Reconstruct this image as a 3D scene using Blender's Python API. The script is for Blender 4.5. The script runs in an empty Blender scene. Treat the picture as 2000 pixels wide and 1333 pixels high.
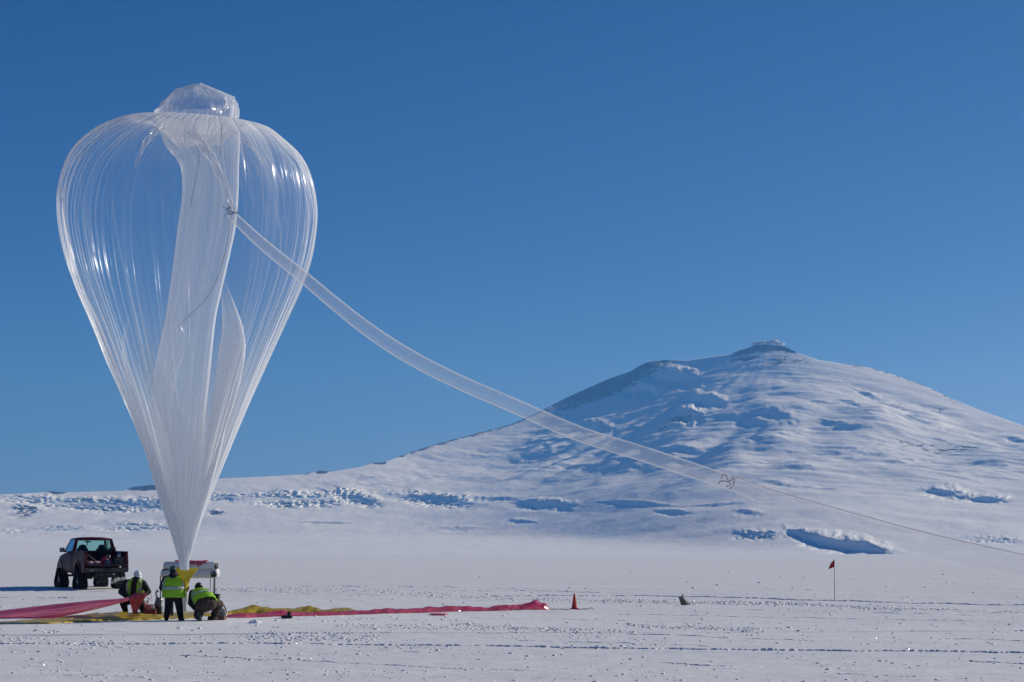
import bpy, bmesh, math, random
import numpy as np
from mathutils import Vector, Matrix

# ---------------------------------------------------------------- camera, sky, sun, exposure
scene = bpy.context.scene
COL = scene.collection
F = 4200.0                      # focal length in pixels of the 2000 px wide photograph
HORIZON_V = 1075.0
PITCH = math.atan((HORIZON_V - 666.5) / F)
cam_data = bpy.data.cameras.new('camera')
cam = bpy.data.objects.new('camera', cam_data)
COL.objects.link(cam)
cam_data.sensor_width = 36.0
cam_data.lens = 36.0 * F / 2000.0
cam_data.clip_start = 0.5
cam_data.clip_end = 150000.0
cam.location = (0, 0, 0)
cam.rotation_euler = (math.pi / 2 + PITCH, 0, 0)
scene.camera = cam

SUN_EL, SUN_AZ = math.radians(25.0), math.radians(28.0)   # azimuth measured from +x towards +y
L = Vector((math.cos(SUN_EL) * math.cos(SUN_AZ), math.cos(SUN_EL) * math.sin(SUN_AZ), math.sin(SUN_EL)))
world = bpy.data.worlds.new('World')
scene.world = world
world.use_nodes = True
wn = world.node_tree
wn.nodes.clear()
sky = wn.nodes.new('ShaderNodeTexSky')
sky.sky_type = 'NISHITA'
sky.sun_disc = False
sky.sun_elevation = SUN_EL
sky.sun_rotation = math.pi / 2 - SUN_AZ
sky.altitude = 0
sky.air_density = 0.4
sky.dust_density = 0.5
sky.ozone_density = 1.0
bg = wn.nodes.new('ShaderNodeBackground')
bg.inputs['Strength'].default_value = 0.085
wo = wn.nodes.new('ShaderNodeOutputWorld')
# the camera's colour response to this very clear polar air: one gain and gamma per channel
sep = wn.nodes.new('ShaderNodeSeparateColor'); com = wn.nodes.new('ShaderNodeCombineColor')
wn.links.new(sky.outputs[0], sep.inputs[0])
for _i, (_k, _p) in enumerate(((0.165, 1.50), (0.55, 0.93), (1.26, 0.75))):
    _a = wn.nodes.new('ShaderNodeMath'); _a.operation = 'POWER'; _a.inputs[1].default_value = _p
    _b = wn.nodes.new('ShaderNodeMath'); _b.operation = 'MULTIPLY'; _b.inputs[1].default_value = _k
    wn.links.new(sep.outputs[_i], _a.inputs[0]); wn.links.new(_a.outputs[0], _b.inputs[0]); wn.links.new(_b.outputs[0], com.inputs[_i])
wn.links.new(com.outputs[0], bg.inputs['Color'])
wn.links.new(bg.outputs[0], wo.inputs['Surface'])

sun_data = bpy.data.lights.new('sun', 'SUN')
sun_data.energy = 3.45
sun_data.angle = math.radians(0.53)
sun_data.color = (1.0, 0.955, 0.85)
sun = bpy.data.objects.new('sun', sun_data)
COL.objects.link(sun)
sun.rotation_euler = (-L).to_track_quat('-Z', 'Y').to_euler()

scene.view_settings.view_transform = 'Standard'
scene.view_settings.look = 'None'
scene.view_settings.gamma = 1.0
scene.view_settings.exposure = 0.0
scene.render.engine = 'CYCLES'
scene.cycles.transparent_max_bounces = 48
scene.cycles.max_bounces = 10
scene.cycles.volume_bounces = 2

# ---------------------------------------------------------------- geometry helpers
def zof(v, y):
    """height above the eye of what stands at depth y and photograph row v"""
    return y * math.tan(PITCH + math.atan((666.5 - v) / F)) if np.isscalar(v) and np.isscalar(y) else y * np.tan(PITCH + np.arctan((666.5 - v) / F))
def xof(u, y, z):
    return (u - 1000.0) / F * (y * math.cos(PITCH) + z * math.sin(PITCH))
def at(u, v, y):
    z = zof(v, y)
    return Vector((xof(u, y, z), y, z))

# the ground near the camera: depth -> drop below the eye
_gy = np.array([1, 15, 30, 50, 71, 78, 85, 95, 115, 150, 300, 1000, 3000.0])
_gd = np.array([1.75, 1.80, 1.96, 2.20, 2.335, 2.15, 1.965, 1.66, 1.60, 1.66, 2.05, 4.2, 6.0])
def _pchip(x, xs, ys):
    h = np.diff(xs); d = np.diff(ys) / h
    m = np.zeros_like(ys)
    for i in range(1, len(xs) - 1):
        if d[i-1] * d[i] > 0:
            w1, w2 = 2*h[i] + h[i-1], h[i] + 2*h[i-1]
            m[i] = (w1 + w2) / (w1 / d[i-1] + w2 / d[i])
    m[0], m[-1] = d[0], d[-1]
    i = np.clip(np.searchsorted(xs, x) - 1, 0, len(h) - 1)
    t = (x - xs[i]) / h[i]
    return ((2*t**3 - 3*t**2 + 1) * ys[i] + (t**3 - 2*t**2 + t) * h[i] * m[i]
            + (-2*t**3 + 3*t**2) * ys[i+1] + (t**3 - t**2) * h[i] * m[i+1])
_ly = np.linspace(0, math.log(3000), 4000)
_ld = _pchip(np.exp(_ly), _gy, _gd)
_k = np.hanning(61); _k /= _k.sum()
_ld = np.convolve(np.pad(_ld, 30, mode='edge'), _k, mode='valid')
def ground(y):
    """mean ground height at depth y"""
    r = -np.interp(np.log(np.maximum(y, 1.0)), _ly, _ld)
    return float(r) if np.isscalar(y) else r
_ty = np.exp(np.linspace(math.log(12), math.log(3000), 30000))
_tv = 666.5 - F * np.tan(np.arctan2(ground(_ty), _ty) - PITCH)
def on_ground(u, v):
    """point of the near ground seen at photograph pixel (u, v)"""
    y = float(np.interp(-v, -_tv, _ty)); z = ground(y)
    return Vector((xof(u, y, z), y, z))

rngP = np.random.RandomState(7)
_perm = rngP.permutation(4096)
_ang = rngP.rand(4096) * 2 * math.pi
_gx, _gyv = np.cos(_ang), np.sin(_ang)
def pn(x, y, seed=0):
    """gradient noise, about -0.7..0.7"""
    x = np.asarray(x, float) + seed * 17.31; y = np.asarray(y, float) + seed * 9.17
    x, y = np.broadcast_arrays(x, y)
    ix = np.floor(x).astype(np.int64); iy = np.floor(y).astype(np.int64)
    fx, fy = x - ix, y - iy
    ux, uy = fx*fx*fx*(fx*(fx*6-15)+10), fy*fy*fy*(fy*(fy*6-15)+10)
    def g(i, j, dx, dy):
        h = _perm[(_perm[i & 4095] + j) & 4095]
        return _gx[h] * dx + _gyv[h] * dy
    a = g(ix, iy, fx, fy); b = g(ix+1, iy, fx-1, fy)
    c = g(ix, iy+1, fx, fy-1); d = g(ix+1, iy+1, fx-1, fy-1)
    return (a + (b-a)*ux) * (1-uy) + (c + (d-c)*ux) * uy
def fbm(x, y, octv=4, seed=0, gain=0.5):
    s = 0; a = 1.0
    for k in range(octv):
        s = s + a * pn(x * 2**k, y * 2**k, seed + k * 3); a *= gain
    return s
def ridged(x, y, octv=3, seed=0, gain=0.5):
    s = 0; a = 1.0
    for k in range(octv):
        s = s + a * (1 - np.abs(pn(x * 2**k, y * 2**k, seed + k * 5)) * 2.4); a *= gain
    return s

def prop(o, label=None, cat=None, group=None, kind=None):
    if label: o['label'] = label
    if cat: o['category'] = cat
    if group: o['group'] = group
    if kind: o['kind'] = kind
    return o
def mesh_obj(name, verts, faces, mat, parent=None, smooth=True):
    me = bpy.data.meshes.new(name)
    me.from_pydata([tuple(v) for v in verts], [], faces)
    me.update()
    if smooth:
        me.polygons.foreach_set('use_smooth', [True] * len(me.polygons))
    if mat: me.materials.append(mat)
    o = bpy.data.objects.new(name, me)
    COL.objects.link(o)
    if parent: o.parent = parent
    return o
def grid_obj(name, X, Y, Z, mat, attrs=None, parent=None, closed_u=False, smooth=True, uv=None):
    """grid of (rows, cols) arrays as one mesh"""
    R, C = X.shape
    co = np.stack([X, Y, Z], -1).reshape(-1, 3).astype(np.float32)
    idx = np.arange(R * C).reshape(R, C)
    if closed_u:
        a = idx[:-1, :]; b = np.roll(idx, -1, 1)[:-1, :]; c = np.roll(idx, -1, 1)[1:, :]; d = idx[1:, :]
    else:
        a = idx[:-1, :-1]; b = idx[:-1, 1:]; c = idx[1:, 1:]; d = idx[1:, :-1]
    q = np.stack([a, b, c, d], -1).reshape(-1, 4).astype(np.int32)
    me = bpy.data.meshes.new(name)
    me.vertices.add(len(co)); me.vertices.foreach_set('co', co.ravel())
    me.loops.add(q.size); me.loops.foreach_set('vertex_index', q.ravel())
    me.polygons.add(len(q)); me.polygons.foreach_set('loop_start', np.arange(0, q.size, 4, dtype=np.int32))
    me.polygons.foreach_set('loop_total', np.full(len(q), 4, np.int32))
    me.update(calc_edges=True)
    me.validate()
    me.polygons.foreach_set('use_smooth', np.full(len(me.polygons), smooth))
    for k, arr in (attrs or {}).items():
        at_ = me.attributes.new(k, 'FLOAT', 'POINT')
        at_.data.foreach_set('value', np.ascontiguousarray(arr, np.float32).ravel())
    if mat: me.materials.append(mat)
    o = bpy.data.objects.new(name, me)
    COL.objects.link(o)
    if parent: o.parent = parent
    return o

# ---------------------------------------------------------------- materials
def new_mat(name):
    m = bpy.data.materials.new(name); m.use_nodes = True
    nt = m.node_tree
    b = nt.nodes.get('Principled BSDF')
    return m, nt, b
def nd(nt, typ, **kw):
    n = nt.nodes.new(typ)
    for k, v in kw.items():
        if k.startswith('_'): setattr(n, k[1:], v)
        else: n.inputs[k.replace('__', ' ')].default_value = v
    return n
def math_n(nt, op, a, b=None, c=None, clamp=False):
    n = nt.nodes.new('ShaderNodeMath'); n.operation = op; n.use_clamp = clamp
    for i, x in enumerate((a, b, c)):
        if x is None: continue
        if hasattr(x, 'links'): nt.links.new(x, n.inputs[i])
        else: n.inputs[i].default_value = x
    return n.outputs[0]
def maprange(nt, v, a, b, c=0.0, d=1.0, smooth=False):
    n = nt.nodes.new('ShaderNodeMapRange'); n.clamp = True
    if smooth: n.interpolation_type = 'SMOOTHSTEP'
    nt.links.new(v, n.inputs[0])
    for i, x in enumerate((a, b, c, d)): n.inputs[i+1].default_value = x
    return n.outputs[0]
def noise_n(nt, vec, scale, detail=3, rough=0.5, dist=0.0):
    n = nt.nodes.new('ShaderNodeTexNoise')
    if vec is not None: nt.links.new(vec, n.inputs['Vector'])
    n.inputs['Scale'].default_value = scale; n.inputs['Detail'].default_value = detail
    n.inputs['Roughness'].default_value = rough; n.inputs['Distortion'].default_value = dist
    return n.outputs[0]
def scaled_vec(nt, src, s, rot=(0, 0, 0)):
    n = nt.nodes.new('ShaderNodeMapping'); nt.links.new(src, n.inputs[0])
    n.inputs['Scale'].default_value = s; n.inputs['Rotation'].default_value = rot
    return n.outputs[0]
def mixcol(nt, f, a, b):
    n = nt.nodes.new('ShaderNodeMix'); n.data_type = 'RGBA'
    if hasattr(f, 'links'): nt.links.new(f, n.inputs[0])
    else: n.inputs[0].default_value = f
    for i, x in ((6, a), (7, b)):
        if hasattr(x, 'links'): nt.links.new(x, n.inputs[i])
        else: n.inputs[i].default_value = (*x, 1)
    return n.outputs[2]
def bump_n(nt, h, strength, dist, normal=None):
    n = nt.nodes.new('ShaderNodeBump'); nt.links.new(h, n.inputs['Height'])
    n.inputs['Strength'].default_value = strength; n.inputs['Distance'].default_value = dist
    if normal is not None: nt.links.new(normal, n.inputs['Normal'])
    return n.outputs[0]

def mat_near_snow():
    m, nt, b = new_mat('snow')
    pos = nd(nt, 'ShaderNodeNewGeometry').outputs['Position']
    big = noise_n(nt, scaled_vec(nt, pos, (0.05, 0.25, 0.2)), 1.0, 4, 0.55)
    fine = noise_n(nt, scaled_vec(nt, pos, (1.0, 1.6, 1.0), (0, 0, 0.06)), 6.0, 5, 0.6)
    mid = noise_n(nt, scaled_vec(nt, pos, (0.5, 1.0, 1.0), (0, 0, -0.04)), 1.3, 4, 0.6)
    nt.links.new(mixcol(nt, maprange(nt, big, 0.35, 0.65), (0.83, 0.84, 0.86), (0.89, 0.895, 0.90)), b.inputs['Base Color'])
    b.inputs['Roughness'].default_value = 0.65
    b.inputs['Specular IOR Level'].default_value = 0.25
    n1 = bump_n(nt, mid, 0.35, 0.12)
    n2 = bump_n(nt, fine, 0.45, 0.03, n1)
    nt.links.new(n2, b.inputs['Normal'])
    return m
def mat_mountain():
    m, nt, b = new_mat('mountain_snow_and_rock')
    pos = nd(nt, 'ShaderNodeNewGeometry').outputs['Position']
    a = nd(nt, 'ShaderNodeAttribute', _attribute_name='rock').outputs['Fac']
    ice = nd(nt, 'ShaderNodeAttribute', _attribute_name='ice').outputs['Fac']
    n = noise_n(nt, scaled_vec(nt, pos, (0.030, 0.008, 0.075), (0, 0.3, 0.5)), 1.0, 8, 0.75)
    msk = maprange(nt, math_n(nt, 'ADD', n, math_n(nt, 'MULTIPLY', a, 0.42)), 0.70, 0.76)
    snow = mixcol(nt, ice, (0.86, 0.87, 0.89), (0.70, 0.82, 0.92))
    nt.links.new(mixcol(nt, msk, snow, (0.055, 0.052, 0.055)), b.inputs['Base Color'])
    b.inputs['Roughness'].default_value = 0.8
    b.inputs['Specular IOR Level'].default_value = 0.1
    f = noise_n(nt, scaled_vec(nt, pos, (0.018, 0.006, 0.03)), 1.0, 7, 0.62)
    nt.links.new(bump_n(nt, f, 0.22, 18.0), b.inputs['Normal'])
    return m
M = {'snow': mat_near_snow(), 'mountain': mat_mountain()}

# ---------------------------------------------------------------- snow field in front of the mountain
def ground_relief(x, y):
    a = np.clip((y - 15) / 60, 0.2, 1.0)
    r = 0.030 * fbm(x / 2.6, y / 1.7, 3, 3) + 0.05 * pn(x / 9.0, y / 6.0, 8) * a
    r = r + 0.012 * fbm(x / 0.45, y / 0.35, 2, 11)
    # slow swells further out
    f = np.clip((y - 110) / 400, 0, 1)
    r = r + f * 0.16 * pn(x / 60.0, y / 45.0, 21) + np.clip((y-500)/2000, 0, 1) * 0.9 * pn(x / 260., y / 300., 4)
    return r
vs = np.concatenate([np.arange(1520, 1340, -3.0), np.arange(1340, 1200, -0.7), np.arange(1200, 1110, -0.42), np.arange(1110, 1088, -0.3)])
ys_ = np.interp(-vs, -_tv, _ty)
ys_ = np.concatenate([ys_[ys_ < 2500], [2700, 3000, 3500]])
us_ = np.concatenate([np.arange(-7000, -1600, 180.0), np.arange(-1600, -200, 25.0), np.arange(-200, 2200, 5.0), np.arange(2200, 3601, 25.0), np.arange(3780, 9001, 180.0)])
UU, YY = np.meshgrid(us_, ys_)
base = ground(YY)
XX = (UU - 1000) / F * (YY * math.cos(PITCH) + base * math.sin(PITCH))
ZZ = base + ground_relief(XX, YY)
ZZ[-1] -= 25
snow_field = grid_obj('snow_field', XX, YY, ZZ, M['snow'])
prop(snow_field, kind='structure')

# ---------------------------------------------------------------- the mountain and its glaciers
SKY_U = [-1700, -900, -300, 0, 60, 100, 130, 240, 262, 300, 335, 430, 520, 590, 625, 645, 700, 735, 750, 800, 850, 920, 1000, 1060, 1100, 1150, 1200,
         1232, 1262, 1300, 1345, 1390, 1424, 1445, 1465, 1472, 1500, 1526, 1533, 1560, 1600, 1650, 1700, 1760, 1820, 1860, 1920, 2000, 2100, 2300, 2700, 3700]
SKY_V = [1010, 990, 976, 966, 964, 960, 962, 959, 951, 948, 949, 935, 931, 927, 920, 922, 913, 903, 903, 885, 868, 850, 828, 801, 780, 757, 737,
         726, 708, 703, 704, 697, 693, 684, 678, 674, 673, 674, 677, 691, 704, 711, 719, 737, 760, 780, 804, 832, 862, 905, 960, 1000]
mu = np.concatenate([np.arange(-7000, -1700, 100.0), np.arange(-1700, -100, 16.0), np.arange(-100, 2100, 2.2), np.arange(2100, 3701, 16.0), np.arange(3800, 9001, 100.0)])
NR = 400
V0 = 1084.5
vsky = np.interp(mu, SKY_U, SKY_V)
T = np.linspace(0, 1, NR)[:, None]
V = V0 + (vsky[None, :] - V0) * T
U = np.broadcast_to(mu[None, :], V.shape)
dV = (V0 - vsky)[None, :] / (NR - 1)
# slope of the ground (degrees) by photograph row: flat ice shelf, gentle glacier foot, then the cone
def smooth_interp(x, xs, ys, half):
    return sum(np.interp(x + o, xs, ys) * w for o, w in ((-half, .1), (-half*.6, .2), (0, .4), (half*.6, .2), (half, .1)))
def slope_deg(Uv, Vv):
    foot = smooth_interp(Uv, [-1700, 500, 800, 1100, 1400, 2000, 3700], [1043, 1041, 1042, 1046, 1080, 1080, 1080], 160)
    t = foot - Vv + 5 * fbm(Uv / 160, Vv / 60, 2, 5)
    s_left = smooth_interp(t, [-60, -8, 4, 25, 60, 120, 400], [0.35, 0.5, 5, 6.5, 7, 8, 15], 6)
    s_right = smooth_interp(t, [-60, -8, 8, 60, 120, 180, 260, 340, 400, 420], [0.35, 0.45, 3.5, 4.5, 5.5, 7.6, 9.8, 12.0, 16.0, 24.0], 8)
    w_ = np.clip((Uv - 700) / 800, 0, 1); w_ = w_ * w_ * (3 - 2 * w_)
    return s_left * (1 - w_) + s_right * w_
vg = np.arange(V0, 655, -1.0)
Ug, Vg = np.meshgrid(mu, vg)
SD = np.tan(np.radians(slope_deg(Ug, Vg)))
el = np.tan(PITCH + np.arctan((666.5 - vg) / F))
Yg = np.empty_like(Ug); Yg[0] = 2900
for r_ in range(1, len(vg)):
    Yg[r_] = Yg[r_-1] * (1 + np.clip((el[r_] - el[r_-1]) / np.maximum(SD[r_] - el[r_], 0.012), 0, 0.08))
# even out sideways, so the slope has no folds of its own
ui = np.arange(-7000, 9001, 16.0)
kg = np.exp(-0.5 * (np.arange(-24, 25) / 9.0) ** 2); kg /= kg.sum()
for r_ in range(len(vg)):
    q_ = np.interp(ui, mu, Yg[r_])
    Yg[r_] = np.interp(mu, ui, np.convolve(np.pad(q_, 24, mode='edge'), kg, 'valid'))
# the cone bends away to both sides of the summit
cone = np.clip((1010 - Vg) / 200, 0, 1)
xg = (Ug - 1480) / F * Yg
Yg = Yg + cone * np.minimum(xg * xg / 2 / np.where(xg < 0, 30000.0, 1700.0), 1200.0)
Yb = np.empty_like(V)
for c_ in range(len(mu)):
    Yb[:, c_] = np.interp(-V[:, c_], -vg, Yg[:, c_])
Y = Yb.copy()
print('skyline depth', [int(np.interp(q, mu, Yb[-1])) for q in (0, 500, 1000, 1300, 1500, 1800, 2000)])
rock = np.zeros_like(V); ice = np.zeros_like(V); rough = np.zeros_like(V)
def shade_w(u0, v0, ru, rv, tilt=0.0, rg=0.0, seed=0):
    du = (U - u0) / (ru * 1.15); dv = (V - v0 - tilt * (U - u0)) / (rv * 1.05)
    w = np.sqrt(du ** 2 + dv ** 2) + 0.30 * fbm(U / (ru * 0.45), V / (rv * 0.9), 3, seed + 3)
    w = np.clip((1.25 - w) / 0.75, 0, 1)
    w = w * w * (3 - 2 * w)
    if rg > 0.25:
        st = fbm(U / 11, V / 3.4 + U / 30, 3, seed + 9, 0.65)
        w = w * np.clip(0.62 + rg * 0.40 * st, 0, 0.85)
    return w
# (u, v, half width, half height, tilt, steepness in degrees, rough, ice, rock)
FEATS = [
 (1655, 1066, 84, 20, 0.13, 64, 0.15, 0.1, 0.0), (1575, 1050, 42, 12, 0.25, 50, 1.0, 0.5, 0), (1480, 1046, 48, 11, 0.0, 48, 1.2, 0.6, 0),
 (1845, 960, 40, 11, 0.04, 60, 0.2, 0.1, 0), (1927, 971, 46, 10, 0.04, 60, 0.2, 0.1, 0), (1945, 1055, 60, 8, 0.05, 45, 1.0, 0.5, 0),
 (590, 974, 115, 17, -0.02, 46, 1.1, 0.6, 0), (700, 972, 45, 15, 0.25, 40, 1.1, 0.6, 0), (850, 977, 95, 14, 0.1, 44, 0.9, 0.5, 0), (960, 975, 60, 7, 0, 46, 0.6, 0.3, 0),
 (200, 985, 120, 15, 0.02, 42, 1.1, 0.6, 0), (60, 975, 60, 10, 0, 44, 1.0, 0.5, 0), (300, 985, 50, 14, 0, 46, 1.0, 0.5, 0), (420, 972, 45, 10, 0, 44, 0.9, 0.5, 0),
 (265, 1029, 75, 10, -0.02, 50, 1.0, 0.5, 0), (105, 1034, 75, 6, 0, 48, 1.0, 0.5, 0), (15, 1037, 30, 5, 0, 48, 0.9, 0.5, 0),
 (50, 996, 26, 9, 0.0, 62, 0.9, 0, 0.95), (422, 1003, 14, 7, 0, 62, 0.9, 0, 0.95), (38, 1007, 20, 6, 0, 60, 0.5, 0, 0.9),
 (900, 1034, 36, 6, -0.05, 58, 0.3, 0.1, 0), (1062, 985, 58, 12, 0.02, 50, 0.9, 0.5, 0), (1018, 1018, 28, 6, 0, 46, 0.7, 0.4, 0), (1250, 986, 75, 6, 0.05, 48, 0.5, 0.3, 0),
 (1315, 1001, 32, 8, 0.03, 56, 0.3, 0.1, 0), (1460, 1004, 28, 7, 0.03, 56, 0.3, 0, 0), (1400, 985, 60, 6, -0.05, 44, 0.4, 0.2, 0), (1020, 900, 30, 5, 0, 44, 0.4, 0.1, 0),
 (1565, 917, 30, 7, 0.03, 54, 0.5, 0.2, 0), (1500, 905, 80, 5, 0, 44, 0.3, 0, 0), (1700, 871, 60, 7, -0.05, 52, 0.5, 0.1, 0), (1790, 900, 40, 6, -0.1, 44, 0.4, 0.1, 0),
 (1345, 812, 26, 20, 0.05, 46, 0.05, 0, 0), (1375, 780, 40, 14, 0.1, 32, 0.05, 0, 0), (1245, 758, 46, 22, 0.05, 46, 0.05, 0, 0), (1310, 735, 60, 22, 0.1, 40, 0.1, 0, 0),
 (1472, 858, 14, 9, 0.1, 54, 0.6, 0.3, 0), (1418, 865, 14, 6, 0.1, 50, 0.6, 0.2, 0), (1540, 853, 22, 7, 0, 46, 0.5, 0.1, 0), (1160, 835, 40, 14, 0.1, 34, 0.5, 0, 0),
 (1330, 880, 55, 9, -0.1, 40, 0.6, 0.1, 0), (1350, 890, 70, 6, -0.1, 40, 0.6, 0.1, 0), (1115, 912, 60, 7, 0.0, 40, 0.3, 0, 0), (1235, 910, 20, 4, 0.0, 50, 0.3, 0, 0),
 (760, 935, 50, 5, 0, 38, 0.4, 0.1, 0), (690, 946, 50, 5, 0, 44, 0.5, 0.2, 0), (900, 920, 40, 4, 0, 40, 0.4, 0, 0), (640, 1022, 60, 4, 0, 30, 0.2, 0.1, 0),
 (1740, 790, 26, 8, 0.3, 42, 0.3, 0, 0), (1660, 795, 22, 8, 0.3, 42, 0.3, 0, 0.1), (1600, 788, 20, 7, 0.2, 42, 0.3, 0, 0.1), (1690, 765, 26, 7, 0.35, 42, 0.3, 0, 0.1),
 (1520, 815, 30, 12, 0.2, 36, 0.3, 0, 0.1), (1460, 820, 30, 10, 0.1, 36, 0.3, 0, 0.1), (1640, 830, 40, 8, 0.2, 40, 0.4, 0, 0.1), (1770, 820, 40, 7, 0.25, 40, 0.3, 0, 0.1),
 (1840, 833, 26, 7, 0.0, 52, 0.3, 0, 0.3), (1985, 856, 22, 6, 0.2, 52, 0.4, 0, 0.4), (1550, 945, 70, 6, 0.1, 38, 0.4, 0.1, 0), (1640, 962, 60, 4, 0, 36, 0.3, 0, 0),
]
for i, (u0, v0, ru, rv, tl, deg, rg, ic, rk) in enumerate(FEATS):
    w = shade_w(u0, v0, ru, rv, tl, rg, seed=i)
    if v0 < 930 and rg <= 0.6: w = w * 0.8
    # inside the feature the ground stands steep at the depth of the feature's middle row
    vc = v0 + tl * (mu - u0)
    t_ = np.clip((V0 - vc) / (V0 - vsky), 0.003, 0.997) * (NR - 1)
    i0 = t_.astype(int); fr = t_ - i0; cc = np.arange(len(mu))
    Yc = Y[i0, cc] * (1 - fr) + Y[np.minimum(i0 + 1, NR - 1), cc] * fr
    tgt = (Yc / F)[None, :] / math.tan(math.radians(deg))
    Y = Y + w * (Yc[None, :] + (vc[None, :] - V) * tgt - Y)
    rough = np.maximum(rough, w * rg); ice = np.maximum(ice, w * ic * 0.8); rock = np.maximum(rock, w * rk)
Z = zof(V, Y)
X = (U - 1000) / F * (Y * math.cos(PITCH) + Z * math.sin(PITCH))
# free relief, in world metres
Ys = float(np.interp(1500, mu, Y[-1])); Xs = xof(1500, Ys, zof(675, Ys)); SC = Ys / 38000.0
KM = Ys / 30000.0
phi = np.arctan2(X - Xs, Ys - Y); rr = np.hypot(X - Xs, Y - Ys)
hi = np.clip((1000 - V) / 110, 0, 1)
edge = 1 - T ** 8
xk, yk = X / KM, Y / KM
radial = ridged(phi * 5.5 + 0.25 * pn(xk / 3000, yk / 5000, 2), rr / KM / 14000, 2, 31) * np.clip(rr / KM / 5000, 0, 1)
ca, sa = math.cos(0.5), math.sin(0.5)
al = (xk * sa - yk * ca); ac = (xk * ca + yk * sa)
wind = fbm(ac / 1300, al / 5200, 4, 44)
gully = pn(phi * 8 + 1.3 * pn(xk / 3800, yk / 6000, 2), rr / KM / 5200, 33) + 0.5 * pn(phi * 17 + 1.8 * pn(xk / 2200, yk / 4000, 4), rr / KM / 2600, 34)
gully = gully * np.clip(rr / KM / 11000, 0, 1) ** 1.3
rel = KM * hi * edge * (150 * gully + 62 * wind + 24 * fbm(ac / 420, al / 1300, 4, 51, 0.6))
patch_ = np.clip(fbm(xk / 1300, yk / 2400, 2, 58) * 2.2 + 0.1, 0, 1)
rel = rel + KM * hi * edge * 20 * patch_ * ridged(ac / 330, al / 560, 2, 59, 0.5)
lowm = np.clip((V0 - 6 - V) / 40, 0, 1) * (1 - 0.5 * hi) * edge
rel = rel + KM * lowm * (26 * fbm(ac / 1500, al / 2600, 3, 61) + 7 * fbm(xk / 420, yk / 800, 3, 63))
zz = Z / (Y / F)                                     # fine crevasse relief follows the height
rel = rel + rough * (Y / F) * (0.30 * ridged(X / (Y / F) / 11, zz / 3.6, 3, 71, 0.6) - 0.25)
rockz = np.clip(1 - np.abs(U - 1190) / 170, 0, 1) * np.clip(1 - (V - vsky[None, :]) / (46 - 0.02 * (U - 1190)), 0, 1)
rockz = np.clip(rockz * 2.2, 0, 1)
rockz = np.maximum(rockz, np.clip(1 - (V - vsky[None, :]) / 12, 0, 1) * ((mu > 800) & (mu < 1110))[None, :] * 0.85)
rockz = np.maximum(rockz, np.clip(1 - (V - vsky[None, :]) / 7, 0, 1) * ((mu > 1640) & (mu < 1880))[None, :] * 0.6)
for a_, b_, h_ in ((88, 136, 7), (245, 332, 13), (590, 612, 5), (612, 644, 9), (726, 757, 8), (775, 800, 5), (1424, 1560, 17)):
    q_ = np.clip(np.sin(np.pi * np.clip((mu - a_) / (b_ - a_), 0, 1)), 0, 1)[None, :] ** 0.6 * h_
    rockz = np.maximum(rockz, np.clip((q_ - (V - vsky[None, :])) / 4 + 0.6 * pn(U / 9, V / 3, 5), 0, 1) * (q_ > 0.1) * 0.9)
rel = rel + rockz * (Y / F) * 2.0 * fbm(ac / 260, al / 500, 4, 81, 0.6)
rock = np.maximum(rock, rockz * 0.92)
scat = np.clip(fbm(xk / 1500, yk / 2500, 3, 91) * 2.0 - 0.25, 0, 1) * np.clip((930 - V) / 60, 0, 1)
rock = np.maximum(rock, 0.56 * scat)
Z = Z + rel
# the far side falls away behind the skyline
for k in (1, 2, 3):
    X = np.vstack([X, X[NR-1:NR] * (1 + 0.03 * k)]); Y = np.vstack([Y, Y[NR-1:NR] + 250.0 * k]); Z = np.vstack([Z, Z[NR-1:NR] - 90.0 * k * k])
    rock = np.vstack([rock, rock[NR-1:NR]]); ice = np.vstack([ice, ice[NR-1:NR]])
Y_SUMMIT = float(np.interp(1500, mu, Y[NR-1]))
mountain = grid_obj('mountain', X, Y, Z, M['mountain'], {'rock': rock, 'ice': ice})
prop(mountain, kind='structure')

# ---------------------------------------------------------------- the air
def box_mesh(name, x0, x1, y0, y1, z0, z1, mat, parent=None):
    v = [(x, y, z) for z in (z0, z1) for y in (y0, y1) for x in (x0, x1)]
    f = [(0, 2, 3, 1), (4, 5, 7, 6), (0, 1, 5, 4), (2, 6, 7, 3), (0, 4, 6, 2), (1, 3, 7, 5)]
    return mesh_obj(name, v, f, mat, parent, smooth=False)
hm = bpy.data.materials.new('clear_air'); hm.use_nodes = True
hm.node_tree.nodes.clear()
_o = hm.node_tree.nodes.new('ShaderNodeOutputMaterial'); _v = hm.node_tree.nodes.new('ShaderNodeVolumePrincipled')
_v.inputs['Color'].default_value = (0.13, 0.44, 1.0, 1); _v.inputs['Density'].default_value = 5.2e-5
_v.inputs['Absorption Color'].default_value = (1, 1, 1, 1)
_v.inputs['Anisotropy'].default_value = 0.35
hm.node_tree.links.new(_v.outputs[0], _o.inputs['Volume'])
print('mountain extent', X.min(), X.max(), Y.max(), Z.min(), Z.max())
haze = box_mesh('haze', float(X.min()) - 50, float(X.max()) + 50, -60, float(Y.max()) + 60, min(float(Z.min()), -60.0) - 1.0, float(Z.max()) + 15, hm)
prop(haze, kind='stuff')

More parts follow.
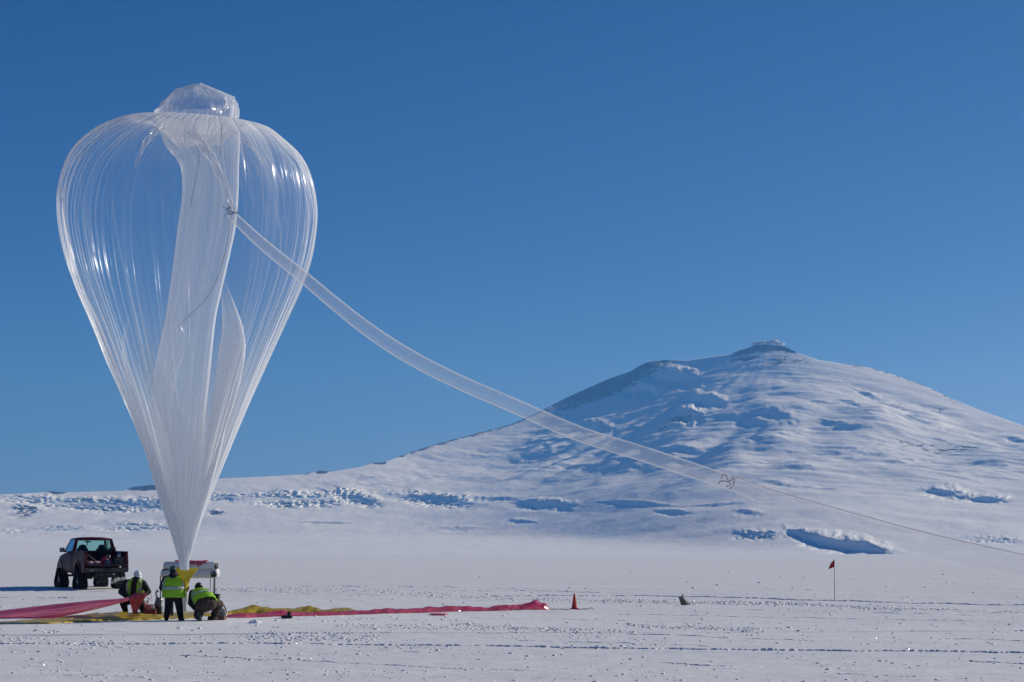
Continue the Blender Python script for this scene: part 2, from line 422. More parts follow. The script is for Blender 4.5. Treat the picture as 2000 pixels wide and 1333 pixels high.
# ---------------------------------------------------------------- building blocks for objects
class MB:
    """collects shapes into one mesh"""
    def __init__(self): self.v = []; self.f = []
    def add(self, vs, fs):
        n = len(self.v); self.v += [tuple(p) for p in vs]; self.f += [tuple(i + n for i in q) for q in fs]; return self
    def box(self, c, s, rot=None, taper=(1, 1)):
        R = rot or Matrix.Identity(3); hx, hy, hz = s[0]/2, s[1]/2, s[2]/2
        vs = []
        for z in (-1, 1):
            tx, ty = (taper if z > 0 else (1, 1))
            for y in (-1, 1):
                for x in (-1, 1): vs.append(Vector(c) + R @ Vector((x*hx*tx, y*hy*ty, z*hz)))
        return self.add(vs, [(0,2,3,1),(4,5,7,6),(0,1,5,4),(2,6,7,3),(0,4,6,2),(1,3,7,5)])
    def hexa(self, pts):
        """8 corners: bottom 4 (x-y-, x+y-, x-y+, x+y+) then top 4"""
        return self.add(pts, [(0,2,3,1),(4,5,7,6),(0,1,5,4),(2,6,7,3),(0,4,6,2),(1,3,7,5)])
    def loft(self, rings, closed=True, caps=True):
        n = len(rings[0]); vs = [p for r in rings for p in r]; fs = []
        for i in range(len(rings) - 1):
            for j in range(n if closed else n - 1):
                k = (j + 1) % n
                fs.append((i*n + j, i*n + k, (i+1)*n + k, (i+1)*n + j))
        if caps and closed:
            fs.append(tuple(range(n - 1, -1, -1))); fs.append(tuple((len(rings)-1)*n + j for j in range(n)))
        return self.add(vs, fs)
    def tube(self, pts, r, n=10, caps=True):
        pts = [Vector(p) for p in pts]
        rr_ = r if hasattr(r, '__len__') else [r] * len(pts)
        t0 = (pts[1] - pts[0]).normalized()
        up = Vector((0, 0, 1)) if abs(t0.z) < 0.9 else Vector((1, 0, 0))
        a = t0.cross(up).normalized(); rings = []
        for i, p in enumerate(pts):
            t = (pts[min(i+1, len(pts)-1)] - pts[max(i-1, 0)]).normalized()
            a = (a - t * a.dot(t)).normalized(); b = t.cross(a)
            rings.append([p + (a * math.cos(q) + b * math.sin(q)) * rr_[i] for q in [2*math.pi*j/n for j in range(n)]])
        return self.loft(rings, True, caps)
    def cyl(self, p0, p1, r0, r1=None, n=20): return self.tube([p0, p1], [r0, r0 if r1 is None else r1], n)
    def ball(self, c, r, n=12, m=8):
        r = r if hasattr(r, '__len__') else (r, r, r); rings = []
        for i in range(1, m):
            t = math.pi * i / m
            rings.append([Vector(c) + Vector((r[0]*math.sin(t)*math.cos(2*math.pi*j/n), r[1]*math.sin(t)*math.sin(2*math.pi*j/n), -r[2]*math.cos(t))) for j in range(n)])
        k = len(self.v); self.loft(rings, True, False)
        b = len(self.v); self.v += [tuple(Vector(c) - Vector((0,0,r[2]))), tuple(Vector(c) + Vector((0,0,r[2])))]
        for j in range(n):
            q = (j + 1) % n
            self.f.append((b, k + q, k + j)); self.f.append((b + 1, k + (m-2)*n + j, k + (m-2)*n + q))
        return self
    def build(self, name, mat, parent=None, smooth=False, bevel=0.0, remesh=0.0):
        o = mesh_obj(name, self.v, self.f, mat, parent, smooth)
        if bevel:
            b = o.modifiers.new('bevel', 'BEVEL'); b.width = bevel; b.segments = 2; b.limit_method = 'ANGLE'; b.angle_limit = 0.6
        if remesh:
            r = o.modifiers.new('remesh', 'REMESH'); r.mode = 'VOXEL'; r.voxel_size = remesh; r.use_smooth_shade = True
            s = o.modifiers.new('smooth', 'SMOOTH'); s.iterations = 6; s.factor = 0.5
        return o
def empty(name, loc, rz=0.0, label=None, cat=None, group=None):
    o = bpy.data.objects.new(name, None); COL.objects.link(o)
    o.location = loc; o.rotation_euler = (0, 0, rz)
    o.empty_display_size = 0.2
    return prop(o, label, cat, group)

def simple(name, col, rough=0.6, metal=0.0, noise=0.15, nscale=14.0, spec=0.4, bump=0.0, bscale=30.0, alpha=None, coat=0.0):
    m, nt, b = new_mat(name)
    tc = nd(nt, 'ShaderNodeTexCoord').outputs['Object']
    n = noise_n(nt, tc, nscale, 4, 0.6)
    dark = tuple(c * (1 - noise) for c in col); light = tuple(min(1, c * (1 + noise)) for c in col)
    nt.links.new(mixcol(nt, maprange(nt, n, 0.35, 0.65), dark, light), b.inputs['Base Color'])
    b.inputs['Roughness'].default_value = rough; b.inputs['Metallic'].default_value = metal
    b.inputs['Specular IOR Level'].default_value = spec
    b.inputs['Coat Weight'].default_value = coat
    if bump: nt.links.new(bump_n(nt, noise_n(nt, tc, bscale, 4, 0.6), bump, 0.02), b.inputs['Normal'])
    return m
def film(name, col, tau=0.06, rough=0.14, attr=None, spec=0.05, trans_col=None, wrinkle=0.0, wscale=8.0, body=0.17, edge=0.5, patchy=False):
    """thin plastic film: how much it scatters follows the length of the path through it"""
    m = bpy.data.materials.new(name); m.use_nodes = True; nt = m.node_tree; nt.nodes.clear()
    out = nt.nodes.new('ShaderNodeOutputMaterial'); geo = nt.nodes.new('ShaderNodeNewGeometry')
    dot = nt.nodes.new('ShaderNodeVectorMath'); dot.operation = 'DOT_PRODUCT'
    nt.links.new(geo.outputs['Normal'], dot.inputs[0]); nt.links.new(geo.outputs['Incoming'], dot.inputs[1])
    c = math_n(nt, 'MAXIMUM', math_n(nt, 'ABSOLUTE', dot.outputs['Value']), 0.10)
    t = nd(nt, 'ShaderNodeAttribute', _attribute_name=attr).outputs['Fac'] if attr else tau
    x = math_n(nt, 'DIVIDE', t, c)
    al = math_n(nt, 'SUBTRACT', 1.0, math_n(nt, 'EXPONENT', math_n(nt, 'MULTIPLY', x, -1.0)))
    fr = math_n(nt, 'ADD', spec, math_n(nt, 'MULTIPLY', edge, math_n(nt, 'POWER', math_n(nt, 'SUBTRACT', 1.0, c), 5.0)))
    if patchy:
        tcp = nd(nt, 'ShaderNodeTexCoord').outputs['Object']
        fr = math_n(nt, 'MULTIPLY', fr, maprange(nt, noise_n(nt, scaled_vec(nt, tcp, (1.6, 1.6, 0.5)), 1.0, 4, 0.65), 0.44, 0.60, 0.12, 1.5))
    df = nd(nt, 'ShaderNodeBsdfDiffuse'); tr = nd(nt, 'ShaderNodeBsdfTranslucent'); gl = nd(nt, 'ShaderNodeBsdfGlossy'); tp = nd(nt, 'ShaderNodeBsdfTransparent')
    df.inputs['Color'].default_value = (*col, 1); tr.inputs['Color'].default_value = (*col, 1)
    gl.inputs['Roughness'].default_value = rough; gl.inputs['Color'].default_value = (1, 1, 1, 1)
    tp.inputs['Color'].default_value = (*(trans_col or (1, 1, 1)), 1)
    if wrinkle:
        tc = nd(nt, 'ShaderNodeTexCoord').outputs['Object']
        bn = bump_n(nt, noise_n(nt, tc, wscale, 4, 0.6, 0.6), wrinkle, 0.03)
        for s_ in (gl, df, tr): nt.links.new(bn, s_.inputs['Normal'])
    def mix(f, a, b):
        n = nt.nodes.new('ShaderNodeMixShader')
        if hasattr(f, 'links'): nt.links.new(f, n.inputs[0])
        else: n.inputs[0].default_value = f
        nt.links.new(a, n.inputs[1]); nt.links.new(b, n.inputs[2]); return n.outputs[0]
    s = mix(al, tp.outputs[0], mix(body, df.outputs[0], tr.outputs[0]))
    s = mix(fr, s, gl.outputs[0])
    nt.links.new(s, out.inputs['Surface'])
    return m
M['film'] = film('clear_film', (0.93, 0.965, 0.99), attr='tau', spec=0.014, rough=0.20, edge=0.18, patchy=True)
M['crown_film'] = film('crown_film', (0.97, 0.975, 0.98), attr='tau', spec=0.05, rough=0.10, wrinkle=0.5, wscale=2.2)
M['tube_film'] = film('duct_film', (0.92, 0.93, 0.94), attr='tau', spec=0.04, rough=0.12, wrinkle=0.15, wscale=3.0)

# ---------------------------------------------------------------- the balloon
BD = 71.0
PXM = F / BD
def outline_surface(tab, nphi, nrow, depth_k=1.0, y0=BD):
    """rows (vL, uL, vR, uR): a closed surface of round cross-section through the left and right outline"""
    tab = np.array(tab, float); t = np.arange(len(tab)); tt = np.linspace(0, len(tab) - 1, nrow)
    def sm(c):
        # Catmull-Rom through the table
        i = np.clip(tt.astype(int), 0, len(tab) - 2); f = tt - i
        p0 = c[np.maximum(i-1, 0)]; p1 = c[i]; p2 = c[i+1]; p3 = c[np.minimum(i+2, len(tab)-1)]
        return 0.5 * (2*p1 + (p2-p0)*f + (2*p0-5*p1+4*p2-p3)*f*f + (3*p1-p0-3*p2+p3)*f**3)
    vL, uL, vR, uR = [sm(tab[:, k]) for k in range(4)]
    ph = np.linspace(0, 2*np.pi, nphi, endpoint=False)[None, :]
    um, vm = (uL + uR) / 2, (vL + vR) / 2
    rp = (uR - uL) / 2
    return tt, ph, um[:, None], vm[:, None], rp[:, None], ((vR - vL) / 2)[:, None]
def surf_xyz(um, vm, rp, dv, ph, rad=1.0, y0=BD, depth_k=1.0, yoff=0.0):
    zc = zof(vm + dv * np.cos(ph) * rad, y0)
    xc = xof(um, y0, zc)
    r = rp / PXM
    return xc + r * rad * np.cos(ph), y0 + yoff + r * depth_k * rad * np.sin(ph), zc + 0 * ph
neck = on_ground(362, 1208)
balloon = empty('research_balloon', (neck.x, BD, ground(BD)), 0, 'giant clear plastic balloon shaped like an upside-down teardrop, standing on the snow', 'balloon')
def child_world(o, parent):
    o.parent = parent; o.matrix_parent_inverse = Matrix.Translation(-Vector(parent.location)) if parent.rotation_euler.z == 0 else parent.matrix_basis.inverted()
    return o

ENV = [(286,345,284,430),(264,322,264,452),(248,303,252,474),(235,272,245,502),(235,238,252,530),(260,187,277,562),(298,144,308,593),(345,121,350,612),(395,113,400,621),
       (450,117,450,620),(510,130,508,611),(570,151,565,592),(640,182,635,561),(715,213,710,527),(790,246,780,495),(850,271,845,467),(910,293,905,442),
       (970,312,965,417),(1020,327,1015,397),(1060,339,1060,381),(1095,349,1095,371),(1114,352,1114,370)]
tt, ph, um, vm, rp, dv = outline_surface(ENV, 900, 300)
row = tt[:, None]
g_top = np.clip(1 - row / 7.0, 0, 1); g_bot = np.clip((row - 8.5) / 12.0, 0, 1)
cx_, sx_ = np.cos(ph), np.sin(ph)
# creases: long folds that run along the meridians
def folds(freq, seed, sharp=1.0):
    a = pn(cx_ * freq + 0.02 * row, sx_ * freq + 0.012 * row * (1 + seed % 3), seed)
    return 1 - np.minimum(1, np.abs(a) * (5.0 * sharp))
f1, f2, f3 = folds(7, 3, 1.6), folds(16, 5, 1.6), folds(34, 9, 1.4)
amp = 0.009 + 0.05 * g_top ** 1.5 + 0.035 * g_bot + 0.012 * np.clip(-cx_, 0, 1)
rad = 1 - amp * (0.9 * f1 + 0.6 * f2 + 0.08 * f3) + 0.010 * pn(cx_ * 3, sx_ * 3 + row * 0.3, 12) * (1 - g_top)
rad = rad - 0.12 * g_bot * np.clip(pn(cx_ * 2.2 + 1.0, sx_ * 2.2 + 0.03 * row, 14) * 2, 0, 1) - 0.05 * g_bot * np.clip(pn(cx_ * 5 + 1.0, sx_ * 5 + 0.03 * row, 15) * 2, 0, 1)
Xe, Ye, Ze = surf_xyz(um, vm, rp, dv, ph, rad)
tau = 0.046 * (254.0 / rp) ** 2.5
tau = np.minimum(tau * (1 + 0.8 * g_bot), 1.4)
line = np.clip((f1 - 0.80) / 0.2, 0, 1) ** 2 * 3.4 + np.clip((f2 - 0.80) / 0.2, 0, 1) ** 2 * 2.2 + np.clip((f3 - 0.7) / 0.3, 0, 1) * 0.35
tau = tau * (0.75 + line * np.clip(0.45 + pn(cx_ * 4, sx_ * 4 + row * 0.35, 31) * 2.4, 0.04, 1.9)) * (1 + 1.2 * g_top ** 2)
big = np.clip(0.5 + 1.4 * pn(cx_ * 2.6 + 0.06 * row, sx_ * 2.6 + 0.05 * row, 35) + 0.7 * pn(cx_ * 7, sx_ * 7 + 0.1 * row, 36), 0, 1.3)
tau = tau * (0.55 + 1.0 * big) * (1 + 0.5 * g_bot)
tau = tau * (1 + 3.2 * np.clip(cx_, 0, 1) ** 2 * np.clip(1 - np.abs(row - 6) / 5, 0, 1) * np.clip(0.55 + pn(cx_ * 9, sx_ * 9, 77) * 1.8, 0, 1))
Ze = Ze + 0.19 * np.sin(ph) * (rp / PXM) * np.clip(1.15 - row / 4.5, 0, 1)
env = grid_obj('envelope', Xe, Ye, Ze, M['film'], {'tau': tau}, closed_u=True)
child_world(env, balloon)

def add_drape(name, tab, nphi, nrow, tau0, fold_amp, depth_k, yoff, seed, mat='film', grow=1.0):
    tt, ph, um, vm, rp, dv = outline_surface(tab, nphi, nrow)
    row = tt[:, None]; cx, sx = np.cos(ph), np.sin(ph)
    a = pn(cx * 3 + 0.05 * row, sx * 3, seed); b = pn(cx * 6 + 0.05 * row, sx * 6 + 0.04 * row, seed + 2); c = pn(cx * 13, sx * 13 + 0.05 * row, seed + 4)
    fl = 1 - np.minimum(1, np.abs(b) * 4); fc = 1 - np.minimum(1, np.abs(c) * 4)
    rad = 1 - fold_amp * (0.5 * np.abs(a) + 0.55 * fl * np.abs(sx) + 0.25 * fc * np.abs(sx))
    X, Y, Z = surf_xyz(um, vm, rp, dv, ph, 1.0)
    r = rp / PXM
    rad = 1 + (rad - 1) * 0.16
    Y = BD + yoff * (1 - (row / row.max()) ** 4) + r * depth_k * np.sin(ph) * rad
    X = X - r * cx * (1 - rad) * 0.3
    tau = tau0 * (0.45 + 0.9 * np.clip(0.5 + a, 0, 1) + 0.9 * np.clip((fl - 0.6) / 0.4, 0, 1) + 0.15 * np.clip((fc - 0.6) / 0.4, 0, 1)) * (90.0 / np.maximum(rp, 14)) ** 0.8 * grow
    fade = np.clip((row - 0.1 + 0.8 * pn(cx * 4, sx * 4, seed + 8)) / 3.4, 0.02, 1) ** 1.4 if yoff < -0.5 else 1.0
    tau = tau * fade
    o = grid_obj(name, X, Y, Z, M[mat], {'tau': np.minimum(tau, 2.5)}, closed_u=True)
    child_world(o, balloon); return o
# the slack film hanging through the middle
add_drape('slack_film', [(240,310,242,470),(262,314,262,471),(290,326,290,471),(325,352,325,469),(380,357,372,468),(440,349,440,463),(500,342,500,451),(560,334,560,437),
          (620,325,620,424),(680,312,680,417),(740,301,740,411),(800,303,800,404),(860,308,860,400),(930,319,930,394),(1000,332,1000,386),(1060,344,1060,376),(1100,351,1100,369)],
          420, 200, 0.30, 0.5, 0.45, -0.2, 41)
add_drape('slack_film', [(546,437,546,443),(600,440,595,463),(650,441,645,481),(690,434,690,486),(740,428,740,478),(800,419,800,462),(870,409,870,440),(950,397,950,417),(1030,380,1030,390),(1090,366,1090,371)],
          240, 140, 0.34, 0.5, 0.6, -0.9, 52)
add_drape('slack_film', [(600,268,600,345),(660,246,660,372),(730,250,730,352),(800,268,800,340),(880,288,880,346),(960,310,960,352),(1040,335,1040,360),(1095,350,1095,364)],
          240, 140, 0.20, 0.5, 0.7, -0.6, 57)
# twisted fold running from the crown gather down to the duct
def twist(name, pix, rpx, y, tau0, seed):
    P = [at(u, v, yy) for (u, v), yy in zip(pix, y)]
    n, mN = 28, 90
    Pn = np.array(P); tq = np.linspace(0, len(P) - 1, mN)
    C = np.stack([np.interp(tq, range(len(P)), Pn[:, k]) for k in range(3)], 1)
    R = np.interp(tq, range(len(P)), rpx) / PXM
    T_ = np.gradient(C, axis=0); T_ /= np.linalg.norm(T_, axis=1)[:, None]
    A = np.cross(T_, [0, 1, 0]); A /= np.linalg.norm(A, axis=1)[:, None]; B = np.cross(T_, A)
    ph = np.linspace(0, 2*np.pi, n, endpoint=False)[None, :]; q = np.arange(mN)[:, None]
    rr = R[:, None] * (1 + 0.3 * np.sin(ph * 3 + q * 0.25) + 0.25 * pn(np.cos(ph) * 3 + q * 0.1, np.sin(ph) * 3, seed))
    G_ = C[:, None, :] + (A[:, None, :] * np.cos(ph)[..., None] + B[:, None, :] * np.sin(ph)[..., None]) * rr[..., None]
    o = grid_obj(name, G_[..., 0], G_[..., 1], G_[..., 2], M['crown_film'], {'tau': np.full(rr.shape, tau0)}, closed_u=True)
    return child_world(o, balloon)
twist('film_fold', [(372, 262), (398, 285), (418, 318), (434, 350), (447, 385), (452, 408)], [9, 8, 7, 6, 5, 4], [69, 68.4, 67.8, 67.4, 67.1, 67.0], 0.16, 3)
twist('film_fold', [(318, 246), (296, 262), (278, 290), (262, 330)], [7, 6, 4, 2], [68.6, 68.0, 67.6, 67.4], 0.12, 8)
twist('film_fold', [(437, 243), (462, 262), (490, 285), (520, 320)], [6, 4, 3, 2], [69, 68.2, 67.9, 67.9], 0.12, 11)
twist('film_fold', [(366, 262), (352, 282), (340, 300)], [7, 5, 2], [68.8, 68.2, 68.0], 0.14, 14)

# the crown: a puffed bag above the gather
CR = [(163,384,163,394),(168,362,169,409),(176,344,179,432),(187,330,190,458),(200,313,202,466),(215,307,216,469),(230,308,231,468),(243,319,242,456),(256,340,252,440),(266,352,262,430)]
crt = np.array(CR, float); rg_ = np.random.RandomState(12)
NF, NP = len(CR), 15
phl = np.linspace(0, 2*np.pi, NP, endpoint=False)
phl = phl + rg_.uniform(-0.12, 0.12, NP); phl[0] = 0.0; phl[7] = np.pi; phl[8] = np.pi + 0.45
lo = np.zeros((NF, NP, 3))
for r_ in range(NF):
    for c_ in range(NP):
        vL, uL, vR, uR = crt[r_]; q_ = phl[c_]
        um_, vm_, rp_, dv_ = (uL+uR)/2, (vL+vR)/2, (uR-uL)/2, (vR-vL)/2
        k_ = 1.0 if c_ in (0, 7) else 1 + rg_.uniform(-0.13, 0.13) - (0.12 * (c_ % 2) if r_ > 5 else 0)
        z_ = zof(vm_ + dv_ * math.cos(q_), BD)
        lo[r_, c_] = (xof(um_, BD, z_) + rp_ / PXM * math.cos(q_) * k_, BD + rp_ / PXM * math.sin(q_) * k_, z_ + (0 if c_ in (0, 7) else rg_.uniform(-0.07, 0.05)))
UPR, UPC = 12, 22
ri = np.linspace(0, NF - 1, (NF - 1) * UPR + 1); ci = np.arange(NP * UPC) / UPC
r0_ = np.clip(ri.astype(int), 0, NF - 2); fr = (ri - r0_)[:, None, None]; c0_ = ci.astype(int); fc_ = (ci - c0_)[None, :, None]; c1_ = (c0_ + 1) % NP
hiG = (lo[r0_][:, c0_] * (1-fc_) + lo[r0_][:, c1_] * fc_) * (1-fr) + (lo[r0_+1][:, c0_] * (1-fc_) + lo[r0_+1][:, c1_] * fc_) * fr
Xc, Yc_, Zc = hiG[..., 0], hiG[..., 1], hiG[..., 2]
Zc = Zc + 0.19 * (Yc_ - BD)
ph = (2*np.pi*ci / NP)[None, :]; row = ri[:, None]; cx, sx = np.cos(ph), np.sin(ph)
fl = 1 - np.minimum(1, np.abs(pn(cx * 8 + 0.06 * row, sx * 8, 95)) * 4)
fl2 = 1 - np.minimum(1, np.abs(pn(cx * 4 + 0.3 * row, sx * 4, 98)) * 9)
low = np.clip((row - 4) / 5, 0, 1)
tau = 0.22 * (1 + 1.4 * low) * (0.6 + 1.5 * np.clip((fl - 0.6) / 0.4, 0, 1) * (0.3 + low) + 1.8 * np.clip((fl2 - 0.5) / 0.5, 0, 1))
crown = grid_obj('crown', Xc, Yc_, Zc, M['crown_film'], {'tau': tau + 0 * Xc}, closed_u=True)
child_world(crown, balloon)
# tapes and cords
M['cord'] = simple('grey_cord', (0.16, 0.16, 0.19), 0.7)
def px_tube(name, pix, ys, r, mat, parent, n=6):
    P = [at(u, v, y) for (u, v), y in zip(pix, ys)]
    Pn = np.array(P); tq = np.linspace(0, len(P) - 1, len(P) * 8)
    i = np.clip(tq.astype(int), 0, len(P) - 2); f = (tq - i)[:, None]
    p0 = Pn[np.maximum(i-1, 0)]; p1 = Pn[i]; p2 = Pn[i+1]; p3 = Pn[np.minimum(i+2, len(P)-1)]
    C = 0.5 * (2*p1 + (p2-p0)*f + (2*p0-5*p1+4*p2-p3)*f*f + (3*p1-p0-3*p2+p3)*f**3)
    o = MB().tube([Vector(c) for c in C], r, n).build(name, mat, None, True)
    if parent: child_world(o, parent)
    return o
px_tube('cord', [(378, 278), (389, 300), (386, 330), (378, 370), (372, 404)], [69, 68.6, 68.3, 68.2, 68.1], 0.008, M['cord'], balloon)
px_tube('cord', [(449, 424), (446, 460), (438, 500), (426, 540), (405, 580), (375, 612), (345, 640)], [66.9, 67, 67.3, 67.8, 68.4, 69, 69.5], 0.008, M['cord'], balloon)
px_tube('cord', [(433, 244), (432, 275), (431, 308)], [69, 68.7, 68.5], 0.009, M['cord'], balloon)
ring = MB()
rnd = random.Random(4)
cpt = at(450, 413, 66.8)
for k in range(9):
    a0 = rnd.uniform(0, 6.28); a1 = a0 + rnd.uniform(0.8, 2.4); rr_ = rnd.uniform(0.08, 0.22)
    ring.tube([cpt + Vector((math.cos(a0 + (a1-a0)*t/5) * rr_, -0.05 + 0.03 * rnd.random(), math.sin(a0 + (a1-a0)*t/5) * rr_)) for t in range(6)], 0.008, 5)
for k in range(6):
    a0 = rnd.uniform(0, 6.28)
    ring.tube([cpt, cpt + Vector((math.cos(a0) * 0.3, -0.06, math.sin(a0) * 0.3))], 0.009, 5)
o = ring.build('duct_lashing', M['cord'], None, True); child_world(o, balloon)
M['neck_tail'] = film('neck_tail_film', (0.85, 0.86, 0.88), tau=1.2, rough=0.3, spec=0.04, wrinkle=0.5, wscale=6)
M['yellow_film'] = film('yellow_film', (0.62, 0.50, 0.03), tau=1.4, rough=0.25, spec=0.05, wrinkle=0.5, wscale=6)
def px_sheet(name, rows, y, mat, parent=None, n=24, bulge=0.1, seed=1, thick=0.0):
    """rows: (v, uL, uR) of a hanging sheet that bulges towards the camera"""
    V_ = []; tab = np.array(rows, float); R = len(rows) * 5
    tq = np.linspace(0, len(rows) - 1, R)
    vv, ul, ur = [np.interp(tq, range(len(rows)), tab[:, k]) for k in range(3)]
    t = np.linspace(0, 1, n)[None, :]
    U_ = ul[:, None] * (1 - t) + ur[:, None] * t; VV = vv[:, None] + 0 * t
    yy = np.interp(tq, range(len(rows)), y if hasattr(y, '__len__') else [y] * len(rows))[:, None] - bulge * np.sin(np.pi * t) + 0.06 * pn(U_ / 6.0, VV / 14.0, seed)
    Z_ = zof(VV, yy); X_ = xof(U_, yy, Z_)
    o = grid_obj(name, X_, yy + 0 * U_, Z_, mat)
    if thick:
        s_ = o.modifiers.new('solid', 'SOLIDIFY'); s_.thickness = thick
    if parent: child_world(o, parent)
    return o
px_sheet('neck_collar', [(1110, 343, 388), (1116, 345, 383), (1123, 349, 377), (1132, 353, 371), (1142, 356, 368), (1156, 358, 367)], [71.3, 71.5, 71.6, 71.7, 71.8, 71.8], M['yellow_film'], balloon, bulge=0.12, thick=0.01)
px_sheet('neck_tail', [(1128, 357, 369), (1145, 358, 367), (1168, 357, 366), (1195, 358, 365)], [71.95, 72.0, 72.0, 72.0], M['neck_tail'], balloon, bulge=0.05, thick=0.01)

# ---------------------------------------------------------------- the inflation duct
duct_pts = [(451,418),(480,447),(520,483),(594,543),(650,590),(720,645),(800,697),(900,748),(1000,791),(1130,847),(1250,885),(1350,918),(1430,945),(1500,972),(1600,1003),(1700,1033),(1800,1060),(1900,1083),(2000,1103),(2150,1128),(2330,1146)]
duct_y = np.interp(np.arange(len(duct_pts)), [0, 6, 12, 20], [66.9, 65.5, 64.2, 63.0])
duct_r = [8.5,10.5,11.5,12.5,13,14,14.5,14.5,14.5,15,15,15,14,16,18,20,20,20,18,18,18]
Pn = np.array([at(u, v, y) for (u, v), y in zip(duct_pts, duct_y)])
tq = np.linspace(0, len(duct_pts) - 1, 360)
i = np.clip(tq.astype(int), 0, len(duct_pts) - 2); f = (tq - i)[:, None]
p0 = Pn[np.maximum(i-1, 0)]; p1 = Pn[i]; p2 = Pn[i+1]; p3 = Pn[np.minimum(i+2, len(Pn)-1)]
DC = 0.5 * (2*p1 + (p2-p0)*f + (2*p0-5*p1+4*p2-p3)*f*f + (3*p1-p0-3*p2+p3)*f**3)
DR = np.interp(tq, np.arange(len(duct_r)), duct_r) / (F / 65.0)
T_ = np.gradient(DC, axis=0); T_ /= np.linalg.norm(T_, axis=1)[:, None]
A = np.cross(T_, [0, 1.0, 0]); A /= np.linalg.norm(A, axis=1)[:, None]; B = np.cross(T_, A)
if A[10][2] < 0: A = -A
ph = np.linspace(0, 2*np.pi, 40, endpoint=False)[None, :]; q = np.arange(360)[:, None]
rr = DR[:, None] * (1 + 0.03 * pn(np.cos(ph) * 1.5 + q * 0.12, np.sin(ph) * 1.5 + q * 0.03, 6) + 0.012 * pn(np.cos(ph) * 6, np.sin(ph) * 6 + q * 0.5, 7))
Gd = DC[:, None, :] + (A[:, None, :] * np.cos(ph)[..., None] + B[:, None, :] * np.sin(ph)[..., None]) * rr[..., None]
duct = empty('inflation_duct', tuple(DC[-1]), 0, 'long clear plastic inflation tube sagging from the balloon down to the right edge', 'tube')
tb = grid_obj('tube', Gd[..., 0], Gd[..., 1], Gd[..., 2], M['tube_film'], {'tau': np.interp(tq, [0, 11.5, 13, 20], [0.20, 0.17, 0.06, 0.045])[:, None] + 0 * rr}, closed_u=True); child_world(tb, duct)
M['red_ink'] = simple('faded_red_ink', (0.34, 0.07, 0.10), 0.6)
M['red_line'] = simple('faint_red_line', (0.50, 0.20, 0.24), 0.6)
# stripe along the top of the duct, beyond the marking
st = MB(); k0 = int(360 * 12.0 / 20)
st.tube([Vector(DC[k] + A[k] * (DR[k] + 0.004) - np.array([0, 0.02, 0])) for k in range(k0, 360, 3)], 0.0075, 5)
o = st.build('red_stripe', M['red_line'], None, True); child_world(o, duct)
def ink(pts, r=0.011):
    yk_ = 64.25 - 0.21
    return [at(1390 + a * 60 / 1454.0, 910 + b * 55 / 1333.0, yk_) for a, b in pts]
mk = MB()
mk.tube(ink([(490, 620), (492, 520), (500, 415), (600, 425), (700, 450), (712, 520), (715, 610), (770, 680), (850, 705), (930, 690), (975, 630), (980, 560), (965, 515)]), 0.013, 5)
mk.tube(ink([(330, 855), (370, 780), (430, 735), (530, 722), (620, 728), (720, 740), (800, 768), (850, 800), (885, 850), (880, 900), (840, 950), (760, 968), (670, 970)]), 0.013, 5)
o = mk.build('marking', M['red_ink'], None, True); child_world(o, duct)
mk = MB(); mk.tube(ink([(1045, 500), (1068, 560), (1075, 640), (1070, 740), (1040, 860), (1000, 960), (930, 1030), (840, 1095)]), 0.014, 5)
o = mk.build('marking_line', M['red_ink'], None, True); child_world(o, duct)

# ---------------------------------------------------------------- clods, ruts and tread marks on the snow
rs = np.random.RandomState(5)
_cv, _cf = [], []
_tmpl = np.array([(-1,-1,0),(1,-1,0),(1.1,0.2,0),(0.6,1,0),(-0.8,1,0),(-0.7,-0.6,0.8),(0.5,-0.7,1.0),(0.6,0.4,0.9),(-0.4,0.5,1.1)], float)
_tf = [(0,1,6),(0,6,5),(1,2,7),(1,7,6),(2,3,7),(3,4,8),(3,8,7),(4,0,5),(4,5,8),(5,6,7),(5,7,8)]
def clods(P, size, flat=0.55):
    """P: (n, 2) ground x, y"""
    n = len(P)
    z = ground(P[:, 1]) + ground_relief(P[:, 0], P[:, 1])
    a = rs.rand(n) * 6.28; ca_, sa_ = np.cos(a), np.sin(a)
    T = _tmpl[None] * (1 + 0.35 * (rs.rand(n, 9, 3) - 0.5))
    s = size[:, None]
    x = (T[..., 0] * ca_[:, None] - T[..., 1] * sa_[:, None]) * s * (1 + 0.6 * rs.rand(n))[:, None]
    y = (T[..., 0] * sa_[:, None] + T[..., 1] * ca_[:, None]) * s
    zz_ = T[..., 2] * s * (flat * (0.6 + 0.8 * rs.rand(n)))[:, None] * 1.3 - 0.15 * s
    V_ = np.stack([P[:, 0:1] + x, P[:, 1:2] + y, z[:, None] + zz_], -1)
    base = sum(len(q) for q in _cv)
    _cv.append(V_.reshape(-1, 3))
    _cf.append((np.array(_tf)[None] + (np.arange(n) * 9 + base)[:, None, None]).reshape(-1, 3))
def px_ground(us, vs_):
    """ground points for pixel arrays"""
    y = np.interp(-vs_, -_tv, _ty); z = ground(y)
    return np.stack([(us - 1000) / F * (y * math.cos(PITCH) + z * math.sin(PITCH)), y], -1)
